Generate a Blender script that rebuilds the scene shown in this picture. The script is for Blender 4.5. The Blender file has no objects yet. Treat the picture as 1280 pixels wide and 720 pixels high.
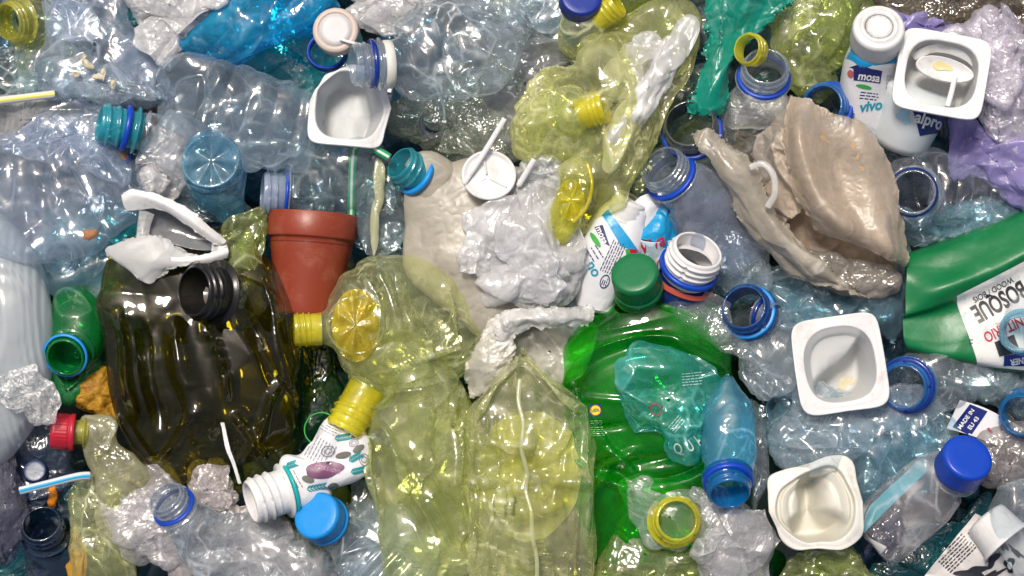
import bpy, bmesh, math, random
import numpy as np
from mathutils import Vector
from mathutils.bvhtree import BVHTree

scene = bpy.context.scene
K = 0.0006            # metres per unit; the heap is laid out in units of 0.6 mm
HC = 2600.0           # camera height in those units
# ---------------------------------------------------------------- camera
cam_d = bpy.data.cameras.new('camera')
cam = bpy.data.objects.new('camera', cam_d)
scene.collection.objects.link(cam)
cam.location = (0, 0, HC * K)
cam.rotation_euler = (0, 0, 0)
cam_d.sensor_width = 36.0
cam_d.lens = 36.0 * HC / 1280.0
cam_d.clip_start = 0.05
cam_d.clip_end = 50.0
scene.camera = cam
# ---------------------------------------------------------------- sky and sun
SUN_EL, SUN_AZ = 62.0, 112.0      # azimuth: counter-clockwise from +x, in the ground plane
SUN_STRENGTH, SKY_STRENGTH = 2.8, 0.09
world = bpy.data.worlds.new('World'); scene.world = world; world.use_nodes = True
wn = world.node_tree; wn.nodes.clear()
sky = wn.nodes.new('ShaderNodeTexSky'); sky.sky_type = 'NISHITA'; sky.sun_disc = False
sky.sun_elevation = math.radians(SUN_EL)
sky.sun_rotation = math.radians(90.0 - SUN_AZ)
sky.dust_density = 7.0; sky.air_density = 0.8
sky.ozone_density = 1.0
bg = wn.nodes.new('ShaderNodeBackground'); bg.inputs['Strength'].default_value = SKY_STRENGTH
wo = wn.nodes.new('ShaderNodeOutputWorld')
wn.links.new(sky.outputs[0], bg.inputs[0]); wn.links.new(bg.outputs[0], wo.inputs[0])
sun_d = bpy.data.lights.new('sun', 'SUN'); sun_d.energy = SUN_STRENGTH
sun_d.angle = math.radians(12.0); sun_d.color = (1.0, 0.93, 0.84)
sun = bpy.data.objects.new('sun', sun_d); scene.collection.objects.link(sun)
_d = Vector((math.cos(math.radians(SUN_EL)) * math.cos(math.radians(SUN_AZ)),
             math.cos(math.radians(SUN_EL)) * math.sin(math.radians(SUN_AZ)), math.sin(math.radians(SUN_EL))))
sun.rotation_euler = _d.to_track_quat('Z', 'Y').to_euler()
scene.view_settings.view_transform = 'Standard'
scene.view_settings.look = 'None'
scene.view_settings.exposure = 0.04
scene.view_settings.gamma = 1.0
scene.render.engine = 'CYCLES'
cy = scene.cycles
cy.max_bounces = 10; cy.diffuse_bounces = 3; cy.glossy_bounces = 2; cy.transmission_bounces = 8
cy.transparent_max_bounces = 20
cy.caustics_reflective = False; cy.caustics_refractive = False
cy.sample_clamp_indirect = 4.0
cy.use_denoising = True
try: cy.denoiser = 'OPENIMAGEDENOISE'
except Exception: pass
cy.use_adaptive_sampling = True; cy.adaptive_threshold = 0.015

# ---------------------------------------------------------------- noise
def _h(ix, iy, iz, seed):
    with np.errstate(over='ignore'):
        a = (ix.astype(np.int64) * 374761393 + iy.astype(np.int64) * 668265263 + iz.astype(np.int64) * 2147483647 + seed * 974634777) & 0xffffffff
        a = ((a ^ (a >> 13)) * 1274126177) & 0xffffffff
        a = ((a ^ (a >> 16)) * 2246822519) & 0xffffffff
        a = a ^ (a >> 15)
    return (a & 0xffffff) / float(0xffffff) * 2.0 - 1.0

def snoise(p, seed=0):
    i = np.floor(p).astype(np.int64); f = p - i; f = f * f * (3 - 2 * f)
    r = 0
    for dx in (0, 1):
        for dy in (0, 1):
            for dz in (0, 1):
                w = (f[..., 0] if dx else 1 - f[..., 0]) * (f[..., 1] if dy else 1 - f[..., 1]) * (f[..., 2] if dz else 1 - f[..., 2])
                r = r + w * _h(i[..., 0] + dx, i[..., 1] + dy, i[..., 2] + dz, seed)
    return r

def fnoise(p, seed=0):
    """piecewise-linear noise: flat facets that meet in sharp folds"""
    w = np.stack([snoise(p * 0.6 + 7.3 * k, seed + 50 + k) for k in range(3)], -1)
    q = p + 0.07 * w
    M = np.array([[0.80, 0.36, -0.48], [-0.60, 0.48, -0.64], [0.0, 0.80, 0.60]])
    q = q @ M.T
    i = np.floor(q).astype(np.int64); f = q - i
    o = np.argsort(-f, axis=-1)
    fs = np.take_along_axis(f, o, -1)
    c = i.copy()
    val = _h(c[..., 0], c[..., 1], c[..., 2], seed) * (1 - fs[..., 0])
    for k in range(3):
        add = (np.arange(3) == o[..., k:k + 1]).astype(np.int64)
        c = c + add
        nxt = fs[..., k + 1] if k < 2 else 0.0
        val = val + _h(c[..., 0], c[..., 1], c[..., 2], seed) * (fs[..., k] - nxt)
    return val

def crump(p, size, seed=0, oct=2):
    p = p / size
    v = fnoise(p, seed); a = 0.42; s = 2.3
    for k in range(oct - 1):
        v = v + a * (1 - 2 * np.abs(fnoise(p * s, seed + 11 * (k + 1)))) * 0.8
        a *= 0.5; s *= 2.1
    return v

def sstep(x, a, b):
    t = np.clip((x - a) / (b - a), 0, 1); return t * t * (3 - 2 * t)

# ---------------------------------------------------------------- grids (arrays (nv, nu, 3) in units, y up)
def gnormals(P, closed):
    if closed: du = np.roll(P, -1, 1) - np.roll(P, 1, 1)
    else: du = np.gradient(P, axis=1)
    dv = np.gradient(P, axis=0)
    n = np.cross(du, dv); l = np.linalg.norm(n, axis=-1, keepdims=True)
    return n / np.maximum(l, 1e-6)

def gfaces(nv, nu, closed, off=0):
    a = np.arange(nv * nu).reshape(nv, nu)
    if closed: b = np.roll(a, -1, 1)
    else: b = a[:, 1:]; a = a[:, :-1]
    return np.stack([a[:-1], b[:-1], b[1:], a[1:]], -1).reshape(-1, 4) + off

CR_AMP, CR_SIZE = 1.5, 1.3
WEAR = {}
def crumple(P, closed, amp, size, seed, oct=2, mask=None, stretch=None, lat=0.5):
    """push the surface into flat facets that meet along long straight folds; remembers where the folds run"""
    if not amp: return P
    N = gnormals(P, closed)
    if stretch is None: stretch = stretch_m((seed * 67) % 180, 1.7)
    Q = P @ stretch.T
    amp = amp * CR_AMP; size = size * CR_SIZE; lat = lat * 0.5
    m = np.ones(P.shape[:2]) if mask is None else mask * np.ones(P.shape[:2])
    # some stretches stay smooth, others are badly crushed
    calm = 0.42 + 1.1 * np.clip(snoise(P / (size * 2.0), seed + 77), -.35, 1)
    c = 0.55 * fnoise(Q / size, seed); wear = np.zeros(P.shape[:2]); a = 1.0; s = size * 1.2
    for k in range(oct + 1):
        f = fnoise(Q / s + 3.7 * k, seed + 11 * (k + 1))
        sg = np.clip(2.4 * snoise(P / (s * 1.7) + 9.1, seed + 31 * (k + 1)), -1, 1)
        c = c + a * sg * (0.5 - 1.7 * np.minimum(np.abs(f), 0.6)) * (1 if k == 0 else calm)
        ln = np.clip(1 - np.abs(f) * s / (2.1 + 0.4 * (k == 0)), 0, 1) * np.clip(np.abs(sg) * 1.3 - .25, 0, 1) * calm * (1.0, .8, .55, .4)[k]
        wear = np.maximum(wear, ln); a *= 0.37; s *= 0.5
    l = np.stack([fnoise(Q / (size * 1.3), seed + 101 + k) for k in range(3)], -1)
    R = P + (m[..., None] * amp) * (N * c[..., None] + lat * l)
    WEAR.clear(); WEAR[id(R)] = (R, wear * np.clip(m, 0, 1))
    return R

def folds(P, lines, zmin=-1e9):
    """raise or sink straight creases: (x0, y0, x1, y1, half width, height)"""
    x, y = P[..., 0], -P[..., 1]; P = P.copy(); up = P[..., 2] > zmin; add = 0
    for (x0, y0, x1, y1, w, a) in lines:
        L = math.hypot(x1 - x0, y1 - y0); tx, ty = (x1 - x0) / L, (y1 - y0) / L
        t = (x - x0) * tx + (y - y0) * ty; d = (x - x0) * -ty + (y - y0) * tx + 2.5 * np.sin(t / 17 + x0)
        g = np.maximum(0, 1 - np.where(d > 0, d / w, -d / (w * .45)))
        add = add + a * g * sstep(t, -L * .05, L * .2) * (1 - sstep(t, L * .8, L * 1.05))
    P[..., 2] += add * up
    return P

def stretch_m(ang, k):
    """noise features drawn out k times along image angle ang"""
    a = math.radians(ang); c, s = math.cos(a), math.sin(a)
    R = np.array([[c, s, 0], [-s, c, 0], [0, 0, 1]])
    return np.diag([1.0 / k, 1, 1]) @ R

def cr(pts, t, closed=False):
    """Catmull-Rom through pts at parameters t (0..n-1, or 0..n closed)"""
    pts = np.asarray(pts, float); n = len(pts)
    i = np.floor(t).astype(int)
    if not closed: i = np.clip(i, 0, n - 2)
    f = (t - i)[:, None]
    g = (lambda k: pts[k % n]) if closed else (lambda k: pts[np.clip(k, 0, n - 1)])
    p0, p1, p2, p3 = g(i - 1), g(i), g(i + 1), g(i + 2)
    return 0.5 * ((2 * p1) + (-p0 + p2) * f + (2 * p0 - 5 * p1 + 4 * p2 - p3) * f ** 2 + (-p0 + 3 * p1 - 3 * p2 + p3) * f ** 3)

def Y(p):
    p = np.array(p, float); p[..., 1] *= -1; return p

def loft(st, nu=80, nv=70, n=2.3, end='round', start=None):
    st = np.array(st, float); st[:, 1] *= -1
    if end == 'round':
        d = st[-1, :3] - st[-2, :3]; d /= np.linalg.norm(d); q = min(st[-1, 3], st[-1, 4])
        add = []
        for k, s in ((0.22, 0.93), (0.38, 0.72), (0.44, 0.4), (0.40, 0.02)):
            add.append([*(st[-1, :3] + d * q * k), st[-1, 3] * s, st[-1, 4] * s])
        st = np.vstack([st, add])
    if start == 'round':
        d = st[0, :3] - st[1, :3]; d /= np.linalg.norm(d); q = min(st[0, 3], st[0, 4])
        add = []
        for k, s in ((0.40, 0.02), (0.44, 0.4), (0.38, 0.72), (0.22, 0.93)):
            add.append([*(st[0, :3] + d * q * k), st[0, 3] * s, st[0, 4] * s])
        st = np.vstack([add, st])
    # parameter by arc length so that rings are spread evenly
    t = np.linspace(0, len(st) - 1, 400)
    C = cr(st, t)
    seg = np.linalg.norm(np.diff(C[:, :3], axis=0), axis=1) + 0.5 * np.abs(np.diff(C[:, 3]))
    s = np.concatenate([[0], np.cumsum(seg)]); s /= s[-1]
    tt = np.interp(np.linspace(0, 1, nv), s, t)
    C = cr(st, tt); C[:, 3:] = np.maximum(C[:, 3:], 0.2)
    T = np.gradient(C[:, :3], axis=0); T /= np.maximum(np.linalg.norm(T, axis=1, keepdims=True), 1e-6)
    # rotation-minimising side vector, starting at the flattest tangent
    j0 = int(np.argmin(np.abs(T[:, 2]) + 0.2 * (np.arange(nv) < 3)))
    S = np.zeros((nv, 3)); s0 = np.cross(T[j0], [0, 0, 1.0]); S[j0] = s0 / max(np.linalg.norm(s0), 1e-6)
    for rng, st_ in ((range(j0 + 1, nv), -1), (range(j0 - 1, -1, -1), 1)):
        for j in rng:
            v = S[j + st_] - T[j] * np.dot(S[j + st_], T[j]); S[j] = v / max(np.linalg.norm(v), 1e-6)
    U = np.cross(S, T)
    th = np.linspace(0, 2 * np.pi, nu, endpoint=False)
    cx = np.sign(np.cos(th)) * np.abs(np.cos(th)) ** (2 / n); cy_ = np.sign(np.sin(th)) * np.abs(np.sin(th)) ** (2 / n)
    P = C[:, None, :3] + S[:, None] * (C[:, None, 3:4] * cx[None, :, None]) + U[:, None] * (C[:, None, 4:5] * cy_[None, :, None])
    return P, C, T

def pillow(out, h, zc=0.0, c=None, nu=120, nr=26, sharp=False, pw=2.0, tilt=(0, 0), flat=0.5, jag=0.0, seed=1):
    o = np.array(out, float); o[:, 1] *= -1
    if c is None: c = o.mean(0)
    else: c = np.array([c[0], -c[1]], float)
    n = len(o)
    if sharp:
        oc = np.vstack([o, o[:1]]); L = np.concatenate([[0], np.cumsum(np.linalg.norm(np.diff(oc, axis=0), axis=1))])
        s = np.linspace(0, L[-1], nu, endpoint=False)
        E = np.stack([np.interp(s, L, oc[:, 0]), np.interp(s, L, oc[:, 1])], -1)
    else:
        C = cr(o, np.linspace(0, n, 600, endpoint=False), True)
        Cc = np.vstack([C, C[:1]]); L = np.concatenate([[0], np.cumsum(np.linalg.norm(np.diff(Cc, axis=0), axis=1))])
        s = np.linspace(0, L[-1], nu, endpoint=False)
        E = np.stack([np.interp(s, L, Cc[:, 0]), np.interp(s, L, Cc[:, 1])], -1)
    if jag:
        e3 = np.concatenate([E, np.zeros((nu, 1))], 1)
        E = E + jag * np.stack([crump(e3, 14, seed + 3, 2), crump(e3, 14, seed + 4, 2)], -1)
    r = np.sin(np.linspace(0.02, 1, nr) * np.pi / 2)
    rr = np.concatenate([r, r[::-1][1:]]); sg = np.concatenate([np.ones(nr), -flat * np.ones(nr - 1)])
    XY = c + rr[:, None, None] * (E - c)[None]
    z = sg * h * (1 - rr ** pw) ** 0.5
    Z = np.broadcast_to(z[:, None], XY.shape[:2]) + zc + tilt[0] * (XY[..., 0] - c[0]) + tilt[1] * (XY[..., 1] - c[1])
    return np.concatenate([XY, Z[..., None]], -1)

def sheetgrid(ctrl, nu=70, nv=70):
    c = np.array(ctrl, float); c[..., 1] *= -1
    tv = np.linspace(0, c.shape[0] - 1, nv); tu = np.linspace(0, c.shape[1] - 1, nu)
    a = np.stack([cr(c[:, k], tv) for k in range(c.shape[1])], 1)
    return np.stack([cr(a[k], tu) for k in range(nv)], 0)

def axes(ang, el):
    a, e = math.radians(ang), math.radians(el)
    d = np.array([math.cos(e) * math.cos(a), math.cos(e) * math.sin(a), math.sin(e)])
    s = np.array([-math.sin(a), math.cos(a), 0.0])
    return d, s, np.cross(d, s)

def lathe(o, ang, el, prof, nu=64, rfun=None):
    """prof: list (r, t) with t along the axis (t=0 at o, negative goes inward)"""
    d, s, u = axes(ang, el); o = Y(o)
    pr = np.array(prof, float); th = np.linspace(0, 2 * np.pi, nu, endpoint=False)
    R = np.repeat(pr[:, :1], nu, 1); T = np.repeat(pr[:, 1:2], nu, 1)
    if rfun is not None: R = rfun(R, T, th[None])
    return o + d * T[..., None] + s * (R * np.cos(th))[..., None] + u * (R * np.sin(th))[..., None]

# ---------------------------------------------------------------- objects
def new_mesh(name, V, F, mat, smooth=True, wear=None, P=None):
    me = bpy.data.meshes.new(name)
    V = np.asarray(V, np.float32); nf = len(F)
    if isinstance(F, np.ndarray):
        me.vertices.add(len(V)); me.vertices.foreach_set('co', V.ravel())
        k = F.shape[1]
        me.loops.add(nf * k); me.loops.foreach_set('vertex_index', F.ravel().astype(np.int32))
        me.polygons.add(nf); me.polygons.foreach_set('loop_start', np.arange(0, nf * k, k, dtype=np.int32))
        me.polygons.foreach_set('loop_total', np.full(nf, k, dtype=np.int32))
        me.update(calc_edges=True); me.validate()
    else:
        me.from_pydata([tuple(v) for v in V], [], F); me.update()
    me.polygons.foreach_set('use_smooth', [smooth] * len(me.polygons))
    me.materials.append(mat)
    if wear is not None:
        at = me.attributes.new('wear', 'FLOAT', 'POINT'); at.data.foreach_set('value', np.asarray(wear, np.float32).ravel())
    if mat.get('film') and len(V) > 50:
        q = (P if P is not None else V / K) ; q = np.asarray(q, float)
        cl = (snoise(q / 46 + 1.3, 901) + .6 * snoise(q / 19, 902) + .45 * snoise(q / 8, 903) + .3 * snoise(q / 4, 904)) * .8
        at = me.attributes.new('cloud', 'FLOAT', 'POINT'); at.data.foreach_set('value', cl.astype(np.float32))
    return me

class Thing:
    def __init__(s, name, label, cat, at, group=None):
        at = Y(at); s.c = at; s.s = None
        s.e = bpy.data.objects.new(name, None); s.e.empty_display_size = 0.01
        scene.collection.objects.link(s.e)
        s.e['label'] = label; s.e['category'] = cat
        if group: s.e['group'] = group
        s.name, s.label, s.cat, s.group = name, label, cat, group
        s.hosts = []
    def loc_(s, P): return (np.asarray(P).reshape(-1, 3) - s.c) * (K * s.s)
    def part(s, name, P, F, mat, parent=None, smooth=True, label=None, host=False, wear=None):
        if s.s is None:     # true size where the thing lies, judged at its upper side
            s.s = (HC - np.percentile(np.asarray(P).reshape(-1, 3)[:, 2], 85)) / HC; at = s.c
            s.loc = np.array([(at[0] - 640) * s.s * K, (at[1] + 360) * s.s * K, at[2] * K]); s.e.location = s.loc
        V = s.loc_(P)
        o = bpy.data.objects.new(name, new_mesh(name, V, F, mat, smooth, wear, np.asarray(P).reshape(-1, 3)))
        scene.collection.objects.link(o); o.parent = parent or s.e
        if label: o['label'] = label
        if host: s.hosts.append((np.asarray(P).reshape(-1, 3), F))
        return o
    def grid(s, name, P, closed, mat, **kw):
        w = WEAR[id(P)][1] if id(P) in WEAR else None
        return s.part(name, P, gfaces(P.shape[0], P.shape[1], closed), mat, wear=w, **kw)
    def bvh(s):
        V = []; Fs = []; off = 0
        for P, F in s.hosts:
            V += [tuple(v) for v in P]; Fs += [tuple(int(k) + off for k in f) for f in F]; off += len(P)
        return BVHTree.FromPolygons(V, Fs)
    def decal(s, name, V2, F, mat, parent=None, lift=0.8, bv=None, label=None):
        """lay a flat outline (image x,y) down onto the surface of the thing"""
        bv = bv or s.bvh(); out = []; ok = []
        for x, y in V2:
            h = bv.ray_cast(Vector((x, -y, 900)), Vector((0, 0, -1)))
            if h[0] is None: out.append((x, -y, 0)); ok.append(False)
            else: out.append((x, -y, h[0].z + lift)); ok.append(True)
        F = [f for f in F if all(ok[i] for i in f)]
        if not F: return None
        return s.part(name, np.array(out), [tuple(int(i) for i in f) for f in F], mat, parent=parent, smooth=True, label=label)

def solo(T, name='body'):
    """a thing that is one mesh: fold the single part into the top-level object"""
    ch = [o for o in T.e.children]
    assert len(ch) == 1
    o = ch[0]; e = T.e; nm = e.name
    props = {k: e[k] for k in e.keys()}
    o.parent = None; o.location = T.loc
    bpy.data.objects.remove(e)
    o.name = T.name; o.data.name = T.name
    for k, v in props.items(): o[k] = v
    T.e = o
    return o

# flat shapes for decals (image coordinates, y down)
def rot2(V, ang, c):
    a = math.radians(ang); V = np.array(V, float)
    x = V[:, 0] * math.cos(a) - V[:, 1] * math.sin(a); y = V[:, 0] * math.sin(a) + V[:, 1] * math.cos(a)
    return np.stack([c[0] + x, c[1] - y], -1)

def text2(s, h, ang, c, align='CENTER', bold=0.0, sx=1.0, font=None, shear=0.0):
    cu = bpy.data.curves.new('t', 'FONT'); cu.body = s; cu.size = 1.0; cu.align_x = align; cu.align_y = 'CENTER'
    cu.offset = bold; cu.fill_mode = 'FRONT'; cu.resolution_u = 4; cu.shear = shear
    o = bpy.data.objects.new('t', cu); scene.collection.objects.link(o)
    dg = bpy.context.evaluated_depsgraph_get()
    me = bpy.data.meshes.new_from_object(o.evaluated_get(dg))
    V = np.array([v.co[:2] for v in me.vertices]) * h * 1.35; V[:, 0] *= sx
    F = [tuple(p.vertices) for p in me.polygons]
    bpy.data.objects.remove(o); bpy.data.curves.remove(cu); bpy.data.meshes.remove(me)
    return rot2(V, ang, c), F

def quad2(pts, nu=24, nv=16):
    p = np.array(pts, float); u, v = np.meshgrid(np.linspace(0, 1, nu), np.linspace(0, 1, nv))
    u = u[..., None]; v = v[..., None]
    P = (1 - u) * (1 - v) * p[0] + u * (1 - v) * p[1] + u * v * p[2] + (1 - u) * v * p[3]
    return P.reshape(-1, 2), [tuple(f) for f in gfaces(nv, nu, False)]

def disc2(c, rx, ry, ang=0, n=28, nr=5, r0=0.0, wob=0.0, seed=0):
    th = np.linspace(0, 2 * np.pi, n, endpoint=False); r = np.linspace(max(r0, 0.02), 1, nr)
    w = 1 + wob * np.sin(3 * th + seed) + wob * 0.6 * np.sin(5 * th + 2.1 * seed)
    V = np.stack([(r[:, None] * np.cos(th) * w * rx), (r[:, None] * np.sin(th) * w * ry)], -1).reshape(-1, 2)
    return rot2(V, ang, c), [tuple(f) for f in gfaces(nr, n, True)]

def join2(items):
    V = []; F = []; off = 0
    for v, f in items:
        V.append(v); F += [tuple(int(k) + off for k in q) for q in f]; off += len(v)
    return np.vstack(V), F

def lines2(c, w, h, ang, rows, seed=0, thick=0.5):
    """small print: rows of short word strokes"""
    r = random.Random(seed); it = []
    for k in range(rows):
        y = h / 2 - h * k / max(rows - 1, 1); x = -w / 2
        while x < w / 2 - 2:
            l = r.uniform(2, 7); l = min(l, w / 2 - x)
            it.append((rot2([(x, y - thick / 2), (x + l, y - thick / 2), (x + l, y + thick / 2), (x, y + thick / 2)], ang, c), [(0, 1, 2, 3)]))
            x += l + 1.4
    return join2(it)

# ---------------------------------------------------------------- materials
def _new(name):
    m = bpy.data.materials.new(name); m.use_nodes = True; nt = m.node_tree; nt.nodes.clear(); return m, nt

def _math(nt, op, a, b=None, c=None, clamp=False):
    n = nt.nodes.new('ShaderNodeMath'); n.operation = op; n.use_clamp = clamp
    for k, v in enumerate((a, b, c)):
        if v is None: continue
        if isinstance(v, (int, float)): n.inputs[k].default_value = v
        else: nt.links.new(v, n.inputs[k])
    return n.outputs[0]

def _coords(nt, stretch=None):
    tc = nt.nodes.new('ShaderNodeTexCoord'); oi = nt.nodes.new('ShaderNodeObjectInfo')
    ad = nt.nodes.new('ShaderNodeVectorMath'); ad.operation = 'ADD'
    nt.links.new(tc.outputs['Object'], ad.inputs[0]); nt.links.new(oi.outputs['Location'], ad.inputs[1])
    if stretch:
        mp = nt.nodes.new('ShaderNodeMapping'); mp.inputs['Rotation'].default_value = (0, 0, math.radians(-stretch[0]))
        mp2 = nt.nodes.new('ShaderNodeMapping'); mp2.inputs['Scale'].default_value = (1.0 / stretch[1], 1, 1)
        nt.links.new(ad.outputs[0], mp.inputs[0]); nt.links.new(mp.outputs[0], mp2.inputs[0])
        return mp2.outputs[0]
    return ad.outputs[0]

def _noise(nt, co, px, detail=3, rough=0.55, dist=0.0):
    n = nt.nodes.new('ShaderNodeTexNoise'); n.inputs['Scale'].default_value = 1.0 / (px * K)
    n.inputs['Detail'].default_value = detail; n.inputs['Roughness'].default_value = rough
    n.inputs['Distortion'].default_value = dist
    nt.links.new(co, n.inputs['Vector']); return n.outputs['Fac']

def _voro(nt, co, px, warp=0.6, feature='F1'):
    # warp the lookup so that cell borders run like folds
    n = nt.nodes.new('ShaderNodeTexNoise'); n.inputs['Scale'].default_value = 0.8 / (px * K); n.inputs['Detail'].default_value = 2
    nt.links.new(co, n.inputs['Vector'])
    s = nt.nodes.new('ShaderNodeVectorMath'); s.operation = 'SUBTRACT'; s.inputs[1].default_value = (.5, .5, .5); nt.links.new(n.outputs['Color'], s.inputs[0])
    m = nt.nodes.new('ShaderNodeVectorMath'); m.operation = 'SCALE'; m.inputs['Scale'].default_value = warp * px * K * 2; nt.links.new(s.outputs[0], m.inputs[0])
    a = nt.nodes.new('ShaderNodeVectorMath'); a.operation = 'ADD'; nt.links.new(co, a.inputs[0]); nt.links.new(m.outputs[0], a.inputs[1])
    v = nt.nodes.new('ShaderNodeTexVoronoi'); v.feature = feature; v.inputs['Scale'].default_value = 1.0 / (px * K)
    nt.links.new(a.outputs[0], v.inputs['Vector']); return v.outputs['Distance']

def _bump(nt, height, dist_px, strength=1.0):
    b = nt.nodes.new('ShaderNodeBump'); b.inputs['Distance'].default_value = dist_px * K; b.inputs['Strength'].default_value = strength
    nt.links.new(height, b.inputs['Height']); return b.outputs[0]

def _mixrgb(nt, fac, a, b):
    m = nt.nodes.new('ShaderNodeMix'); m.data_type = 'RGBA'
    if isinstance(fac, (int, float)): m.inputs[0].default_value = fac
    else: nt.links.new(fac, m.inputs[0])
    for k, v in ((6, a), (7, b)):
        if isinstance(v, tuple): m.inputs[k].default_value = (*v[:3], 1)
        else: nt.links.new(v, m.inputs[k])
    return m.outputs[2]

def _mixsh(nt, fac, a, b):
    m = nt.nodes.new('ShaderNodeMixShader')
    if isinstance(fac, (int, float)): m.inputs[0].default_value = fac
    else: nt.links.new(fac, m.inputs[0])
    nt.links.new(a, m.inputs[1]); nt.links.new(b, m.inputs[2]); return m.outputs[0]

def film(name, tint, haze=0.15, col=None, rough=0.1, bump=2.0, size=14.0, spec=1.0, f0=0.06, dirt=0.0, dirtcol=(0.25, 0.2, 0.12),
         trans=0.4, stretch=None, fine=0.35, var=0.5, tint2=None, crease=0.5, detail=1.0):
    """thin clear or cloudy plastic: what passes is tinted, what is scattered is haze (more along the whitened
    creases), what glances off is gloss"""
    m, nt = _new(name); m['film'] = 1
    tc = nt.nodes.new('ShaderNodeTexCoord'); co = tc.outputs['Object']
    if stretch:
        mp = nt.nodes.new('ShaderNodeMapping'); mp.inputs['Rotation'].default_value = (0, 0, math.radians(-stretch[0])); nt.links.new(co, mp.inputs[0])
        mp2 = nt.nodes.new('ShaderNodeMapping'); mp2.inputs['Scale'].default_value = (1.0 / stretch[1], 1, 1); nt.links.new(mp.outputs[0], mp2.inputs[0]); co = mp2.outputs[0]
    aw = nt.nodes.new('ShaderNodeAttribute'); aw.attribute_name = 'wear'; aw = aw.outputs['Fac']
    ac = nt.nodes.new('ShaderNodeAttribute'); ac.attribute_name = 'cloud'; ac = ac.outputs['Fac']
    nz = _noise(nt, co, size * 0.62, detail, 0.5)
    hgt = _math(nt, 'ABSOLUTE', _math(nt, 'SUBTRACT', nz, 0.5))
    nrm = _bump(nt, hgt, bump * (0.45 + 1.5 * fine))
    lw = nt.nodes.new('ShaderNodeLayerWeight'); lw.inputs['Blend'].default_value = 0.5; nt.links.new(nrm, lw.inputs['Normal'])
    fc = lw.outputs['Facing']
    fres = _math(nt, 'ADD', f0, _math(nt, 'MULTIPLY', _math(nt, 'POWER', fc, 3.5), 0.85 - f0), clamp=True)
    if spec != 1.0: fres = _math(nt, 'MULTIPLY', fres, spec, clamp=True)
    fc3 = _math(nt, 'POWER', fc, 3.0)
    tcol = _mixrgb(nt, fc3, tuple(tint), tuple(t ** 2.3 for t in tint))
    if tint2 is not None:
        tcol = _mixrgb(nt, _math(nt, 'MULTIPLY_ADD', ac, 1.2, 0.45, clamp=True), tcol, tuple(tint2))
    tr = nt.nodes.new('ShaderNodeBsdfTransparent'); nt.links.new(tcol, tr.inputs[0])
    col = col or tint
    if dirt > 0:
        dn = _noise(nt, co, 34, 7, 0.72, 0.4)
        dm = _math(nt, 'MULTIPLY', _math(nt, 'MULTIPLY_ADD', dn, 5.0, -2.45, clamp=True), dirt)
        ccol = _mixrgb(nt, dm, tuple(col), tuple(dirtcol))
    else: ccol = tuple(col); dm = None
    # stress-whitened folds are paler; the reflections caught along them are in the colour too
    ccol = _mixrgb(nt, _math(nt, 'MULTIPLY', aw, 0.45), ccol, tuple(min(.92, c * .5 + .46) if max(col) > .2 else c * 1.5 for c in col))
    di = nt.nodes.new('ShaderNodeBsdfDiffuse'); tl = nt.nodes.new('ShaderNodeBsdfTranslucent')
    for b in (di, tl):
        nt.links.new(ccol, b.inputs['Color'])
        nt.links.new(nrm, b.inputs['Normal'])
    sc = _mixsh(nt, trans, di.outputs[0], tl.outputs[0])
    hz = _math(nt, 'MULTIPLY', haze, _math(nt, 'MULTIPLY_ADD', ac, 1.1 * var, 1.0), clamp=True)
    hz = _math(nt, 'MULTIPLY_ADD', aw, crease * (1 - haze), hz, clamp=True)
    hz = _math(nt, 'MULTIPLY_ADD', fc3, 0.55 * (1 - haze), hz, clamp=True)
    if dm is not None: hz = _math(nt, 'MULTIPLY_ADD', dm, 0.6, hz, clamp=True)
    base = _mixsh(nt, hz, tr.outputs[0], sc)
    gl = nt.nodes.new('ShaderNodeBsdfGlossy'); gl.inputs['Roughness'].default_value = rough; gl.inputs['Color'].default_value = (1, 1, 1, 1)
    nt.links.new(nrm, gl.inputs['Normal'])
    out = nt.nodes.new('ShaderNodeOutputMaterial'); nt.links.new(_mixsh(nt, fres, base, gl.outputs[0]), out.inputs[0])
    return m

def plastic(name, col, rough=0.35, bump=0.25, size=9.0, sub=0.25, spot=0.25, spotcol=None, spec=0.5, big=0.0):
    """solid moulded plastic with faint scuffs, handling marks and a little light passing through"""
    m, nt = _new(name); co = _coords(nt)
    n1 = _noise(nt, co, size, 5, 0.6); n2 = _noise(nt, co, 26, 6, 0.7, 0.3); n3 = _noise(nt, co, 2.2, 2)
    msk = _math(nt, 'MULTIPLY', _math(nt, 'MULTIPLY_ADD', n2, 5, -2.6, clamp=True), spot)
    sp = spotcol or tuple(c * 0.72 + 0.02 for c in col)
    c1 = _mixrgb(nt, msk, tuple(col), sp)
    spk = _math(nt, 'MULTIPLY', _math(nt, 'MULTIPLY_ADD', n3, 12, -9.2, clamp=True), 0.35 * (1 if spot > 0 else 0))
    c1 = _mixrgb(nt, spk, c1, (0.16, 0.13, 0.09))
    h = n1
    if big: h = _math(nt, 'ADD', n1, _math(nt, 'MULTIPLY', _noise(nt, co, 40, 2), big))
    nrm = _bump(nt, h, bump)
    p = nt.nodes.new('ShaderNodeBsdfPrincipled'); nt.links.new(c1, p.inputs['Base Color']); nt.links.new(nrm, p.inputs['Normal'])
    nt.links.new(_math(nt, 'MULTIPLY_ADD', n2, 0.25, rough - 0.12), p.inputs['Roughness']); p.inputs['Specular IOR Level'].default_value = spec
    out = nt.nodes.new('ShaderNodeOutputMaterial')
    if sub:
        tl = nt.nodes.new('ShaderNodeBsdfTranslucent'); nt.links.new(c1, tl.inputs[0])
        nt.links.new(_mixsh(nt, sub, p.outputs[0], tl.outputs[0]), out.inputs[0])
    else: nt.links.new(p.outputs[0], out.inputs[0])
    return m

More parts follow.
